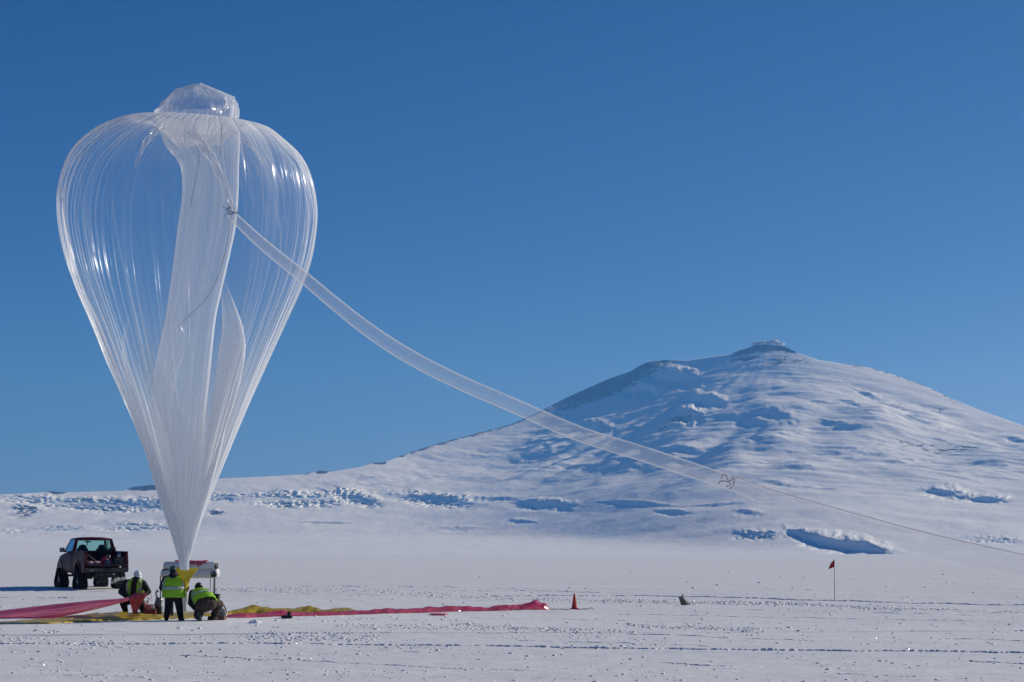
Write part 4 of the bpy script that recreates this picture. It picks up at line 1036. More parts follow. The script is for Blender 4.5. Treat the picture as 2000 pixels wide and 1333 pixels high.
# ---------------------------------------------------------------- the pickup on rubber tracks
def paint(name, col, rough=0.3):
    m, nt, b = new_mat(name)
    tc = nd(nt, 'ShaderNodeTexCoord').outputs['Object']
    n = noise_n(nt, tc, 3.0, 5, 0.6); n2 = noise_n(nt, tc, 18.0, 5, 0.7)
    z = nd(nt, 'ShaderNodeSeparateXYZ'); nt.links.new(tc, z.inputs[0])
    dirt = math_n(nt, 'MULTIPLY', maprange(nt, math_n(nt, 'SUBTRACT', math_n(nt, 'MULTIPLY', n2, 0.5), math_n(nt, 'MULTIPLY', z.outputs[2], 0.30)), 0.04, 0.22), 0.30)
    nt.links.new(mixcol(nt, dirt, col, (0.09, 0.075, 0.07)), b.inputs['Base Color'])
    nt.links.new(maprange(nt, n, 0.3, 0.7, rough, rough + 0.25), b.inputs['Roughness'])
    b.inputs['Coat Weight'].default_value = 0.0
    b.inputs['Specular IOR Level'].default_value = 0.10
    return m
M['maroon'] = paint('maroon_paint', (0.085, 0.010, 0.022))
M['bed_liner'] = simple('dark_bed_liner', (0.02, 0.008, 0.010), 0.7)
M['rubber'] = simple('black_rubber', (0.012, 0.012, 0.013), 0.75, 0, 0.3, 10, bump=0.3)
M['interior'] = simple('dark_interior', (0.012, 0.012, 0.014), 0.8)
M['tail_red'] = simple('tail_lamp_red', (0.12, 0.006, 0.006), 0.25)
M['chrome'] = simple('chrome', (0.6, 0.6, 0.6), 0.12, 1.0, 0.02)
mg = bpy.data.materials.new('tinted_glass'); mg.use_nodes = True; _n = mg.node_tree; _n.nodes.clear()
_o = _n.nodes.new('ShaderNodeOutputMaterial'); _m = _n.nodes.new('ShaderNodeMixShader'); _t = _n.nodes.new('ShaderNodeBsdfTransparent'); _g = _n.nodes.new('ShaderNodeBsdfGlossy'); _f = _n.nodes.new('ShaderNodeFresnel')
_t.inputs[0].default_value = (0.60, 0.86, 0.84, 1); _g.inputs['Roughness'].default_value = 0.03; _f.inputs[0].default_value = 1.45
_n.links.new(_f.outputs[0], _m.inputs[0]); _n.links.new(_t.outputs[0], _m.inputs[1]); _n.links.new(_g.outputs[0], _m.inputs[2]); _n.links.new(_m.outputs[0], _o.inputs['Surface'])
M['glass'] = mg

tp0 = at(207, 1147.5, 94.0); tp0.z = ground(94.0)
YAW = math.radians(25.0)
truck = empty('pickup_truck', tp0, YAW, 'dark maroon pickup truck on four black rubber tracks with its tailgate lowered', 'pickup truck')
slope_x = 0.0
Rz = Matrix.Rotation(YAW, 3, 'Z')
def gz(x, y):
    p = Vector(tp0) + Rz @ Vector((x, y, 0)); return ground(p.y) - tp0.z
truck.rotation_euler = (math.atan2(gz(0, 4.4) - gz(0, 1.1), 3.3), math.atan2(gz(-0.8, 1.1) - gz(0.8, 1.1), 1.6), YAW)
HW = 0.97
def bd(mb, name, mat, **k): return mb.build(name, mat, truck, **k)
# bed: outer skins with wheel arch openings, inner skins, floor, headboard
def side_profile(y0, y1, z0, z1, arch_y, arch_r, n=16):
    """outline in (y, z) with a wheel arch cut in the bottom"""
    pts = [(y0, z1), (y0, z0 + 0.02)]
    for k in range(n + 1):
        a = math.pi - math.pi * k / n
        pts.append((arch_y + arch_r * math.cos(a), z0 + max(0, arch_r * math.sin(a) * 0.95)))
    pts += [(y1, z0), (y1, z1)]
    return pts
def skin(s, prof, x_out, x_in, bulge=0.03):
    """a thick side panel between x_out and x_in, as quads from each bottom point up to the rail"""
    b = MB(); zt = prof[0][1]
    low = prof[1:-1]; n = len(low); R = 5
    zf = lambda k, zb: zb + (zt - zb) * k / (R - 1)
    def xx(z): return s * (x_out + bulge * math.sin(math.pi * min(1, max(0, (z - 0.6) / 1.0))))
    out = [[Vector((xx(zf(k, zb)), y, zf(k, zb))) for k in range(R)] for y, zb in low]
    inn = [[Vector((s * x_in, y, zf(k, zb))) for k in range(R)] for y, zb in low]
    for i in range(n - 1):
        for A_ in ((out, 1), (inn, -1)):
            for k in range(R - 1):
                q = [A_[0][i][k], A_[0][i+1][k], A_[0][i+1][k+1], A_[0][i][k+1]]
                b.add(q, [(0,1,2,3) if s * A_[1] < 0 else (3,2,1,0)])
        b.add([out[i][0], out[i+1][0], inn[i+1][0], inn[i][0]], [(0,1,2,3)])
        b.add([out[i][-1], out[i+1][-1], inn[i+1][-1], inn[i][-1]], [(0,1,2,3)])
    for i in (0, n - 1):
        for k in range(R - 1): b.add([out[i][k], out[i][k+1], inn[i][k+1], inn[i][k]], [(0,1,2,3)])
    return b
for s in (-1, 1):
    bd(skin(s, side_profile(0.0, 2.12, 0.70, 1.60, 1.15, 0.50), HW - 0.02, HW - 0.13), 'bed_side', M['maroon'])
    bd(MB().box((s * (HW - 0.07), 1.06, 1.612), (0.15, 2.10, 0.03)), 'bed_rail', M['black'], bevel=0.01)
    bd(MB().box((s * (HW - 0.07), -0.008, 1.33), (0.11, 0.03, 0.36)), 'tail_lamp', M['tail_red'], bevel=0.01)
    # tail lamp splits into red and clear
    bd(MB().box((s * (HW - 0.07), -0.03, 1.20), (0.10, 0.02, 0.08)), 'reversing_lamp', M['grey_case'] if s > 2 else M['tail_red'], bevel=0.006)
    bd(MB().box((s * 0.62, 1.15, 1.13), (0.30, 0.95, 0.22)), 'wheel_housing', M['bed_liner'], bevel=0.04)
bd(MB().box((0, 1.06, 1.02), (2 * HW - 0.26, 2.10, 0.05)), 'bed_floor', M['bed_liner'])
bd(MB().box((0, 2.10, 1.30), (2 * HW - 0.24, 0.05, 0.60)), 'headboard', M['bed_liner'])
tg = bd(MB().box((0, -0.27, 1.03), (2 * HW - 0.28, 0.52, 0.07)), 'tailgate', M['bed_liner'], bevel=0.015)
MB().box((0, -0.30, 1.072), (0.5, 0.3, 0.012)).build('tailgate_handle_panel', M['black'], tg)
bd(MB().hexa([(-0.93,-0.16,0.74),(0.93,-0.16,0.74),(-0.93,0.02,0.74),(0.93,0.02,0.74),(-0.96,-0.20,0.93),(0.96,-0.20,0.93),(-0.96,0.02,0.93),(0.96,0.02,0.93)]), 'rear_bumper', M['darksteel'], bevel=0.025)
bd(MB().box((0, -0.205, 0.85), (0.34, 0.012, 0.13)), 'plate_recess', M['black'], bevel=0.004)
bd(MB().box((-0.66, -0.208, 0.84), (0.16, 0.014, 0.06)), 'bumper_step', M['steel'], bevel=0.004)
bd(MB().box((0.0, -0.12, 0.64), (0.12, 0.30, 0.10)), 'hitch', M['darksteel'], bevel=0.01)
bd(MB().ball((0.28, -0.18, 0.66), (0.045, 0.045, 0.045), 12, 8), 'tow_ball', M['chrome'], smooth=True)
bd(MB().tube([(0.45, 1.4, 0.55), (0.5, 0.4, 0.52), (0.52, -0.05, 0.50)], 0.035, 10), 'exhaust_pipe', M['darksteel'], smooth=True)
for s in (-1, 1):
    bd(MB().box((s * 0.42, 2.2, 0.62), (0.09, 4.4, 0.15)), 'chassis_rail', M['darksteel'], bevel=0.01)
bd(MB().box((0, 1.6, 0.60), (0.75, 1.1, 0.24)), 'fuel_tank', M['darksteel'], bevel=0.05)
bd(MB().box((0, -0.02, 0.66), (0.7, 0.12, 0.12)), 'crossmember', M['darksteel'], bevel=0.01)
for y in (1.15, 4.45):
    bd(MB().cyl((-0.78, y, 0.52), (0.78, y, 0.52), 0.05, 0.05, 12), 'axle', M['darksteel'], smooth=True)
    bd(MB().ball((0.05, y, 0.52), (0.17, 0.17, 0.16), 14, 10), 'differential', M['darksteel'], smooth=True)
for s in (-1, 1): bd(MB().box((s * 0.62, 0.62, 0.60), (0.34, 0.02, 0.34)), 'mud_flap', M['rubber'])
# cab and bonnet body
secs = [(2.16, 0.66, 1.62, 0.96), (2.6, 0.66, 1.62, 0.975), (3.4, 0.66, 1.60, 0.975), (3.75, 0.66, 1.56, 0.97), (4.3, 0.68, 1.50, 0.955), (4.9, 0.70, 1.42, 0.93), (5.2, 0.72, 1.30, 0.86), (5.28, 0.75, 1.2, 0.78)]
rings = []
for y, z0, z1, w in secs:
    rings.append([Vector((x * w, y, z)) for x, z in ((-0.93, z0), (-1.0, z0 + 0.12), (-1.02, (z0+z1)/2), (-0.985, z1 - 0.12), (-0.93, z1 - 0.02), (-0.5, z1 + 0.015), (0.5, z1 + 0.015), (0.93, z1 - 0.02), (0.985, z1 - 0.12), (1.02, (z0+z1)/2), (1.0, z0 + 0.12), (0.93, z0))])
bd(MB().loft(rings), 'cab_body', M['maroon'], smooth=False, bevel=0.02)
for s in (-1, 1):
    for yy_ in (2.28, 3.42):
        bd(MB().box((s * 0.995, yy_, 1.12), (0.012, 0.012, 0.86)), 'door_gap', M['black'])
    bd(MB().box((s * 0.998, 2.85, 1.06), (0.025, 1.10, 0.045)), 'side_moulding', M['black'], bevel=0.006)
    bd(MB().box((s * 1.005, 2.42, 1.42), (0.03, 0.16, 0.035)), 'door_handle', M['black'], bevel=0.006)
    bd(MB().box((s * 0.97, 1.06, 1.06), (0.02, 0.9 if False else 0.34, 0.045)), 'bed_moulding', M['black'], bevel=0.005)
    # front wheel arch shadow gap: flare
    fl_ = MB(); pts_ = [(s * 0.985, 4.45 + 0.50 * math.cos(a), 0.74 + 0.47 * math.sin(a)) for a in [math.pi * k / 14 for k in range(15)]]
    fl_.tube(pts_, 0.028, 6); bd(fl_, 'wheel_arch', M['black'], smooth=True)
    fl_ = MB(); pts_ = [(s * 0.985, 1.15 + 0.50 * math.cos(a), 0.74 + 0.47 * math.sin(a)) for a in [math.pi * k / 14 for k in range(15)]]
    fl_.tube(pts_, 0.028, 6); bd(fl_, 'wheel_arch', M['black'], smooth=True)
    w = MB(); w.cyl((s * 0.90, 4.45, 0.80), (s * 0.992, 4.45, 0.80), 0.45, 0.45, 28); bd(w, 'arch_liner', M['black'])
    # door mirror
    mr = bd(MB().box((s * 1.17, 3.30, 1.68), (0.22, 0.10, 0.20)), 'door_mirror', M['black'], bevel=0.035)
    MB().tube([(s * 0.95, 3.32, 1.60), (s * 1.10, 3.31, 1.64)], 0.025, 8).build('mirror_arm', M['black'], mr, True)
    MB().box((s * 1.17, 3.245, 1.68), (0.17, 0.01, 0.15)).build('mirror_glass', M['chrome'], mr)
    bd(MB().box((s * 0.72, 5.26, 1.15), (0.30, 0.06, 0.16)), 'headlight', M['grey_case'], bevel=0.02)
bd(MB().box((0, 5.36, 0.86), (1.8, 0.14, 0.24)), 'front_bumper', M['darksteel'], bevel=0.04)
# greenhouse: roof, pillars, glass
ZB, ZR = 1.62, 2.16
WBt, WRf = 0.90, 0.74
rf = [(-0.80, 2.18), (-0.5, 2.225), (0, 2.238), (0.5, 2.225), (0.80, 2.18)]
rr_ = []
for y, dz, k in ((2.24, -0.035, 0.97), (2.34, 0.0, 1.0), (2.9, 0.012, 1.0), (3.28, -0.01, 0.98), (3.38, -0.05, 0.95)):
    rr_.append([Vector((x * k, y, z + dz)) for x, z in rf] + [Vector((x * k, y, z + dz - 0.05)) for x, z in reversed(rf)])
bd(MB().loft(rr_), 'roof', M['maroon'], smooth=True)
def pillar(p0, p1, w, d):
    p0, p1 = Vector(p0), Vector(p1); t = (p1 - p0).normalized(); a = Vector((1, 0, 0)); b = t.cross(a).normalized()
    ring = lambda p, k: [p + a * w * k * sx_ / 2 + b * d * k * sy_ / 2 for sx_, sy_ in ((-1,-1),(1,-1),(1,1),(-1,1))]
    return MB().loft([ring(p0, 1.15), ring(p1, 0.9)])
for s in (-1, 1):
    bd(pillar((s * 0.90, 2.22, 1.60), (s * 0.76, 2.28, 2.16), 0.13, 0.16), 'rear_pillar', M['maroon'], bevel=0.015)
    bd(pillar((s * 0.93, 3.80, 1.58), (s * 0.75, 3.34, 2.14), 0.06, 0.07), 'front_pillar', M['maroon'], bevel=0.01)
    bd(MB().add([(s*0.935, 2.32, 1.62), (s*0.935, 3.72, 1.60), (s*0.772, 3.30, 2.13), (s*0.772, 2.36, 2.15)], [(0,1,2,3)]), 'side_window', M['glass'])
bd(MB().add([(-0.86, 2.20, 1.62), (0.86, 2.20, 1.62), (0.72, 2.26, 2.13), (-0.72, 2.26, 2.13)], [(0,1,2,3)]), 'rear_window', M['glass'])
bd(MB().box((0, 2.20, 1.625), (1.72, 0.05, 0.05)), 'window_sill', M['black'], bevel=0.01)
bd(MB().box((0, 2.262, 2.125), (1.46, 0.05, 0.06)), 'window_header', M['black'], bevel=0.01)
bd(MB().add([(-0.90, 3.84, 1.58), (0.90, 3.84, 1.58), (0.73, 3.37, 2.12), (-0.73, 3.37, 2.12)], [(0,1,2,3)]), 'windscreen', M['glass'])
bd(MB().box((0, 3.60, 1.60), (1.7, 0.42, 0.06)), 'dashboard', M['interior'], bevel=0.02)
for sx_ in (-0.42, 0.46):
    st_ = bd(MB().box((sx_, 2.62, 1.50), (0.52, 0.16, 0.50), Matrix.Rotation(0.15, 3, 'X')), 'seat', M['interior'], bevel=0.06)
    MB().ball((sx_, 2.57, 1.80), (0.19, 0.07, 0.12), 14, 8).build('headrest', M['interior'], st_, True)
bd(MB().box((-0.02, 3.30, 2.035), (0.26, 0.03, 0.06)), 'interior_mirror', M['interior'], bevel=0.01)
bd(MB().tube([(-0.02, 3.32, 2.05), (-0.02, 3.34, 2.12)], 0.012, 6), 'mirror_stem', M['interior'])
bd(MB().tube([(-0.02, 3.32, 2.0), (-0.03, 3.31, 1.88)], 0.022, 6), 'hanging_tag', M['interior'])
bd(MB().tube([(-0.42 + 0.19 * math.cos(a), 3.30 - 0.06 * math.sin(a), 1.60 + 0.17 * math.sin(a)) for a in [2 * math.pi * k / 20 for k in range(21)]], 0.014, 6), 'steering_wheel', M['interior'], smooth=True)
bd(MB().box((0.62, 2.32, 1.82), (0.03, 0.03, 0.5)), 'guard_rail', M['interior'])
# track units
def track_path(n=72):
    # rounded triangle in (y, z): two idlers on the ground, drive wheel on top
    C = [((-0.40, 0.155), 0.155), ((0.40, 0.155), 0.155), ((0.02, 0.60), 0.185)]
    pts = []
    def arc(c, r, a0, a1, m):
        for k in range(m): a = a0 + (a1 - a0) * k / (m - 1); pts.append((c[0] + r * math.cos(a), c[1] + r * math.sin(a)))
    arc(C[0][0], C[0][1], math.radians(135), math.radians(270), 10)
    for k in range(1, 12): pts.append((-0.40 + 0.8 * k / 12, 0.0))
    arc(C[1][0], C[1][1], math.radians(-90), math.radians(45), 10)
    arc(C[2][0], C[2][1], math.radians(35), math.radians(145), 10)
    # resample evenly
    P = np.array(pts + [pts[0]]); d = np.r_[0, np.cumsum(np.hypot(*np.diff(P, axis=0).T))]
    q = np.linspace(0, d[-1], n, endpoint=False)
    return np.stack([np.interp(q, d, P[:, 0]), np.interp(q, d, P[:, 1])], 1)
TPth = track_path()
def track_unit(x, y):
    s = 1 if x > 0 else -1; w = 0.42
    P = TPth; T_ = np.roll(P, -1, 0) - np.roll(P, 1, 0); T_ /= np.linalg.norm(T_, axis=1)[:, None]; N = np.stack([T_[:, 1], -T_[:, 0]], 1)
    b = MB(); rings = []
    for k in range(len(P)):
        o_ = 0.045 if k % 2 == 0 else 0.015
        pi_, po = P[k] - N[k] * 0.012, P[k] + N[k] * o_
        rings.append([Vector((x - w/2, y + pi_[0], max(0.0, pi_[1]) + 0.045)), Vector((x + w/2, y + pi_[0], max(0.0, pi_[1]) + 0.045)), Vector((x + w/2, y + po[0], po[1] + 0.045)), Vector((x, y + po[0] + T_[k][0] * 0.03, po[1] + 0.045 + T_[k][1] * 0.03)), Vector((x - w/2, y + po[0], po[1] + 0.045))])
    rings.append(rings[0]); b.loft(rings, True, False)
    tr = bd(b, 'track', M['rubber'])
    for (yy_, zz_, r, nm) in ((-0.40, 0.20, 0.135, 'idler_wheel'), (0.40, 0.20, 0.135, 'idler_wheel'), (0.02, 0.645, 0.165, 'drive_wheel'), (-0.13, 0.16, 0.09, 'road_wheel'), (0.13, 0.16, 0.09, 'road_wheel')):
        m = MB(); m.cyl((x - 0.12, y + yy_, zz_), (x + s * 0.02 + 0.12, y + yy_, zz_), r, r, 20); m.cyl((x + s * 0.12, y + yy_, zz_), (x + s * 0.17, y + yy_, zz_), r * 0.45, r * 0.3, 12)
        m.build(nm, M['darksteel'], tr)
    MB().loft([[Vector((x + s * q, y + a, c)) for a, c in ((-0.42, 0.17), (0.42, 0.17), (0.42, 0.25), (0.08, 0.68), (-0.06, 0.68), (-0.42, 0.25))] for q in (0.06, 0.10)]).build('track_frame', M['steel'], tr)
for x, y in ((-0.86, 1.15), (0.86, 1.15), (-0.90, 4.45), (0.90, 4.45)): track_unit(x, y)

# load in the bed: each a thing of its own
def in_bed(name, x, y, label, cat):
    TM = Matrix.Translation(Vector(tp0)) @ truck.rotation_euler.to_matrix().to_4x4()
    o = empty(name, TM @ Vector((x, y, 1.047)), 0, label, cat); o.rotation_euler = truck.rotation_euler; return o
M['wood_pale'] = simple('pale_pole', (0.42, 0.36, 0.28), 0.6)
M['pale_cloth'] = simple('pale_pink_sacking', (0.42, 0.30, 0.29), 0.9, 0, 0.2, 12, bump=0.6)
M['red_plastic'] = simple('bright_red_plastic', (0.45, 0.015, 0.05), 0.35)
M['blue_grey'] = simple('blue_grey_plastic', (0.12, 0.16, 0.22), 0.4)
M['crate'] = simple('dull_brown_crate', (0.10, 0.085, 0.075), 0.8, 0, 0.3)
e = in_bed('pole', -0.2, 0.9, 'long pale pole leaning from the cab corner down into the truck bed', 'pole')
MB().tube([(-0.50, 1.05, 0.62), (-0.25, 0.3, 0.38), (0.02, -0.45, 0.04)], 0.018, 8).build('shaft', M['wood_pale'], e, True)
MB().box((0.04, -0.50, 0.03), (0.16, 0.12, 0.03)).build('blade', M['wood_pale'], e, bevel=0.008)
e = in_bed('sacking', -0.42, 0.35, 'pale pinkish crumpled sacking on the left of the truck bed floor', 'sack')
b = MB()
for k in range(9): b.ball((rnd.uniform(-0.26, 0.26), rnd.uniform(-0.2, 0.2), 0.07), (0.16, 0.14, rnd.uniform(0.06, 0.11)), 12, 8)
b.build('sack_cloth', M['pale_cloth'], e, True, remesh=0.02)
e = in_bed('fuel_can', -0.02, 0.30, 'bright red plastic fuel can with pale nozzle in the truck bed', 'fuel can')
MB().hexa([(-0.15,-0.11,0),(0.15,-0.11,0),(-0.15,0.11,0),(0.15,0.11,0),(-0.11,-0.07,0.30),(0.08,-0.07,0.30),(-0.11,0.07,0.30),(0.08,0.07,0.30)]).build('can_body', M['red_plastic'], e, bevel=0.03)
MB().tube([(-0.05,0,0.30),(0.0,0,0.36),(0.05,0,0.30)], 0.018, 8).build('handle', M['red_plastic'], e, True)
MB().tube([(0.06,0,0.29),(0.10,-0.02,0.38),(0.12,-0.03,0.42)], [0.02,0.016,0.012], 8).build('nozzle', M['grey_case'], e, True)
e = in_bed('red_canister', 0.22, 0.32, 'small red canister with a white cap, in the middle of the truck bed', 'canister')
MB().tube([(0,0,0.0),(0,0,0.20),(0,0,0.27),(0,0,0.30)], [0.085,0.085,0.05,0.035], 16).build('canister_body', M['red_plastic'], e, True)
MB().tube([(0,0,0.30),(0,0,0.37),(0.01,0,0.42)], [0.035,0.032,0.012], 12).build('cap', M['roller'], e, True)
MB().tube([(0.06,-0.04,0.22),(0.12,-0.06,0.12),(0.18,-0.08,0.03),(0.26,-0.09,0.02)], 0.014, 6).build('spout', M['grey_case'], e, True)
e = in_bed('jug', 0.06, 0.06, 'blue-grey plastic jug in front of the red can in the truck bed', 'jug')
MB().tube([(0,0,0.0),(0,0,0.03),(0,0,0.15),(0,0,0.20),(0,0,0.23)], [0.12,0.13,0.125,0.07,0.04], 18).build('jug_body', M['blue_grey'], e, True)
MB().tube([(0,0,0.23),(0,0,0.265)], 0.045, 12).build('lid', M['roller'], e, True)
e = in_bed('crate', 0.58, 0.12, 'dull brown slatted crate at the right of the truck bed', 'crate')
for k in range(4):
    for sy_ in (-0.15, 0.15): MB().box((0, sy_, 0.06 + 0.08 * k), (0.40, 0.015, 0.055)).build('slat', M['crate'], e)
    for sx_ in (-0.19, 0.19): MB().box((sx_, 0, 0.06 + 0.08 * k), (0.015, 0.285, 0.055)).build('slat', M['crate'], e)
for sx_ in (-0.175, 0.175):
    for sy_ in (-0.135, 0.135): MB().box((sx_, sy_, 0.17), (0.03, 0.03, 0.34)).build('corner_post', M['crate'], e)
MB().box((0, 0, 0.025), (0.36, 0.27, 0.02)).build('bottom', M['crate'], e)
e = in_bed('metal_kettle', 0.60, 0.16, 'small shiny metal container gleaming on top of the crate in the truck', 'container')
e.location = Vector(e.location) + Vector((0, 0, 0.34))
MB().tube([(0,0,0),(0,0,0.01),(0,0,0.09),(0,0,0.13),(0,0,0.15)], [0.09,0.10,0.085,0.05,0.02], 18).build('vessel', M['chrome'], e, True)
MB().tube([(-0.07,0,0.11),(-0.03,0,0.18),(0.03,0,0.18),(0.07,0,0.11)], 0.008, 6).build('handle', M['chrome'], e, True)
# thin exhaust cloud drifting right of the tracks
cs = [at(u, v, 92.5) for u, v in ((226, 1133), (232, 1132), (238, 1131), (245, 1130), (252, 1129), (258, 1129), (222, 1136), (216, 1139))]
vapour('exhaust_cloud', 0.02, cs, [0.08, 0.09, 0.10, 0.10, 0.08, 0.05, 0.07, 0.06], 5)

# ---------------------------------------------------------------- the three workers
M['parka'] = simple('black_parka', (0.010, 0.010, 0.012), 0.8, 0, 0.3, 6, bump=0.5, bscale=9)
M['overalls'] = simple('brown_overalls', (0.050, 0.034, 0.026), 0.85, 0, 0.25, 8, bump=0.5, bscale=10)
M['boot'] = simple('black_boot', (0.014, 0.014, 0.015), 0.6, 0, 0.3, 20)
M['sole'] = simple('grey_boot_sole', (0.10, 0.10, 0.11), 0.7, 0, 0.5, 30)
M['vest'] = simple('yellow_green_vest', (0.50, 0.88, 0.07), 0.6, 0, 0.10, 7, bump=0.5, bscale=8)
mv, ntv = M['vest'], M['vest'].node_tree
_b = ntv.nodes['Principled BSDF']; _tr = ntv.nodes.new('ShaderNodeBsdfTranslucent'); _tr.inputs[0].default_value = (0.65, 1.0, 0.12, 1)
_mx = ntv.nodes.new('ShaderNodeMixShader'); _mx.inputs[0].default_value = 0.5
ntv.links.new(_b.outputs[0], _mx.inputs[1]); ntv.links.new(_tr.outputs[0], _mx.inputs[2]); ntv.links.new(_mx.outputs[0], ntv.nodes['Material Output'].inputs[0])
M['reflective'] = simple('grey_reflective_tape', (0.42, 0.46, 0.46), 0.4, 0.1, 0.06)
M['helmet_white'] = simple('white_helmet', (0.72, 0.75, 0.80), 0.22, 0, 0.03)
M['helmet_green'] = simple('dark_green_helmet', (0.010, 0.045, 0.045), 0.12, 0, 0.05, coat=0.8)
M['helmet_black'] = simple('black_helmet', (0.012, 0.012, 0.016), 0.35, 0, 0.05)

def capsule(mb, p0, p1, r0, r1, n=14):
    p0, p1 = Vector(p0), Vector(p1); d = p1 - p0
    if d.length < 1e-5: return mb.ball(p0, r0)
    t = d.normalized(); up = Vector((0, 0, 1)) if abs(t.z) < 0.9 else Vector((1, 0, 0))
    a = t.cross(up).normalized(); b = t.cross(a); rings = []
    ks = [(-math.cos(q), math.sin(q), 0) for q in (0.25, 0.7, 1.15)] + [(0, 1, 0)] + [(0, 1, 1)] + [(math.cos(q), math.sin(q), 1) for q in (1.15, 0.7, 0.25)]
    for off, rs_, e in ks:
        r = (r1 if e else r0); c = (p1 if e else p0) + t * off * r
        rings.append([c + (a * math.cos(2*math.pi*j/n) + b * math.sin(2*math.pi*j/n)) * r * rs_ for j in range(n)])
    return mb.loft(rings)
def chain(mb, pts, radii):
    for i in range(len(pts) - 1): capsule(mb, pts[i], pts[i+1], radii[i], radii[i+1])
    return mb
def hand(mb, wrist, palm_dir, finger_dir, side, curl=0.5, k=1.25):
    """gloved hand: palm, four unequal fingers bent at the knuckles and a thumb from the side of the palm"""
    w = Vector(wrist); f = Vector(finger_dir).normalized(); p = Vector(palm_dir); p = (p - f * p.dot(f)).normalized(); s = f.cross(p) * side
    c = w + f * 0.05 * k
    for o_ in (-0.028, -0.009, 0.010, 0.028): capsule(mb, w + s * o_ * 0.6 * k, w + f * 0.085 * k + s * o_ * k, 0.017 * k, 0.015 * k, 8)
    for o_, ln in ((-0.031, 0.030), (-0.011, 0.036), (0.010, 0.034), (0.030, 0.026)):
        a0 = w + f * 0.088 * k + s * o_ * k
        a1 = a0 + (f * math.cos(curl) + p * math.sin(curl)) * ln * k
        a2 = a1 + (f * math.cos(2.0 * curl) + p * math.sin(2.0 * curl)) * ln * 0.8 * k
        a3 = a2 + (f * math.cos(2.8 * curl) + p * math.sin(2.8 * curl)) * ln * 0.6 * k
        chain(mb, [a0, a1, a2, a3], [0.0115 * k, 0.011 * k, 0.010 * k, 0.009 * k])
    t0 = w + f * 0.025 * k - s * 0.030 * k; t1 = t0 + (f * 0.6 - s * 0.7 + p * 0.4).normalized() * 0.038 * k; t2 = t1 + (f * 0.8 - s * 0.1 + p * 0.6).normalized() * 0.030 * k
    chain(mb, [t0, t1, t2], [0.014 * k, 0.013 * k, 0.011 * k])
    return mb
def boot(mb, ankle, toe_dir, k=1.15):
    a = Vector(ankle); d = Vector(toe_dir).normalized()
    chain(mb, [a, a - Vector((0, 0, 0.045)) - d * 0.04, a + d * 0.10 * k - Vector((0, 0, 0.06)), a + d * 0.19 * k - Vector((0, 0, 0.068))], [0.068 * k, 0.060 * k, 0.058 * k, 0.045 * k])
    return mb
def shell(rings, a0, a1, n=40, off=0.0, r0=0.0, r1=1.0, m=26):
    """cloth shell round the torso. rings: (centre, right, front, half width, half depth); angle 0 = right, 90 = front"""
    K = len(rings); V_ = []
    for k in range(m):
        t = (r0 + (r1 - r0) * k / (m - 1)) * (K - 1); i = min(int(t), K - 2); f = t - i
        g = lambda j: [np.array(Vector(q)) if hasattr(q, '__len__') else q for q in rings[j]]
        A_, B_ = g(i), g(i + 1); c, rt, fr, hw, hd = [A_[q] * (1 - f) + B_[q] * f for q in range(5)]
        for j in range(n + 1):
            a = a0 + (a1 - a0) * j / n
            ca__, sa__ = math.cos(a), math.sin(a)
            ca__ = math.copysign(abs(ca__) ** 0.85, ca__); sa__ = math.copysign(abs(sa__) ** 0.85, sa__)
            wr = 0.008 * math.sin(9 * a + 5 * t) + 0.006 * math.sin(17 * a - 3 * t)
            V_.append(Vector(c + rt * ca__ * (hw + off + wr) + fr * sa__ * (hd + off + wr)))
    b = MB(); b.v = [tuple(q) for q in V_]
    for k in range(m - 1):
        for j in range(n): q = k * (n + 1) + j; b.f.append((q, q + 1, q + n + 2, q + n + 1))
    return b
def cloth(mb, name, mat, parent, thick=0.008):
    o = mb.build(name, mat, parent, True); s_ = o.modifiers.new('solid', 'SOLIDIFY'); s_.thickness = thick; s_.offset = 1; return o
def helmet(parent, c, up, front, mat, r=0.135):
    up = Vector(up).normalized(); fr = Vector(front); fr = (fr - up * fr.dot(up)).normalized(); rt = fr.cross(up)
    c = Vector(c); b = MB(); rings = []; n = 28
    for h, k in ((-0.02, 1.0), (0.02, 1.0), (0.06, 0.93), (0.095, 0.78), (0.122, 0.52), (0.137, 0.22)):
        rings.append([c + up * (h + (0.008 if abs(math.cos(2*math.pi*j/n)) < 0.12 and h > 0.03 else 0)) + (rt * math.cos(2*math.pi*j/n) * 0.92 + fr * math.sin(2*math.pi*j/n) * 1.1) * r * k for j in range(n)])
    b.loft(rings)
    o = b.build('hard_hat', mat, parent, True)
    br = MB(); rg1 = []; rg2 = []
    for j in range(n):
        a = 2*math.pi*j/n; ex = 0.015 + 0.05 * max(0, math.sin(a)) ** 2
        d_ = rt * math.cos(a) * 0.92 + fr * math.sin(a) * 1.1
        rg1.append(c - up * 0.012 + d_ * r * 0.98); rg2.append(c - up * (0.022 + 0.01 * max(0, math.sin(a))) + d_ * (r + ex))
    top = [q + up * 0.006 for q in rg2]; t1 = [q + up * 0.010 for q in rg1]
    br.loft([rg1, rg2, top, t1], True, False)
    br.build('brim', mat, o, True)
    rd = MB(); rd.tube([c + up * (0.137 * math.cos(q) + 0.004) + fr * math.sin(q) * r * 1.09 for q in [-1.2 + 0.2 * k for k in range(13)]], 0.007, 6); rd.build('ridge', mat, o, True)
    return o
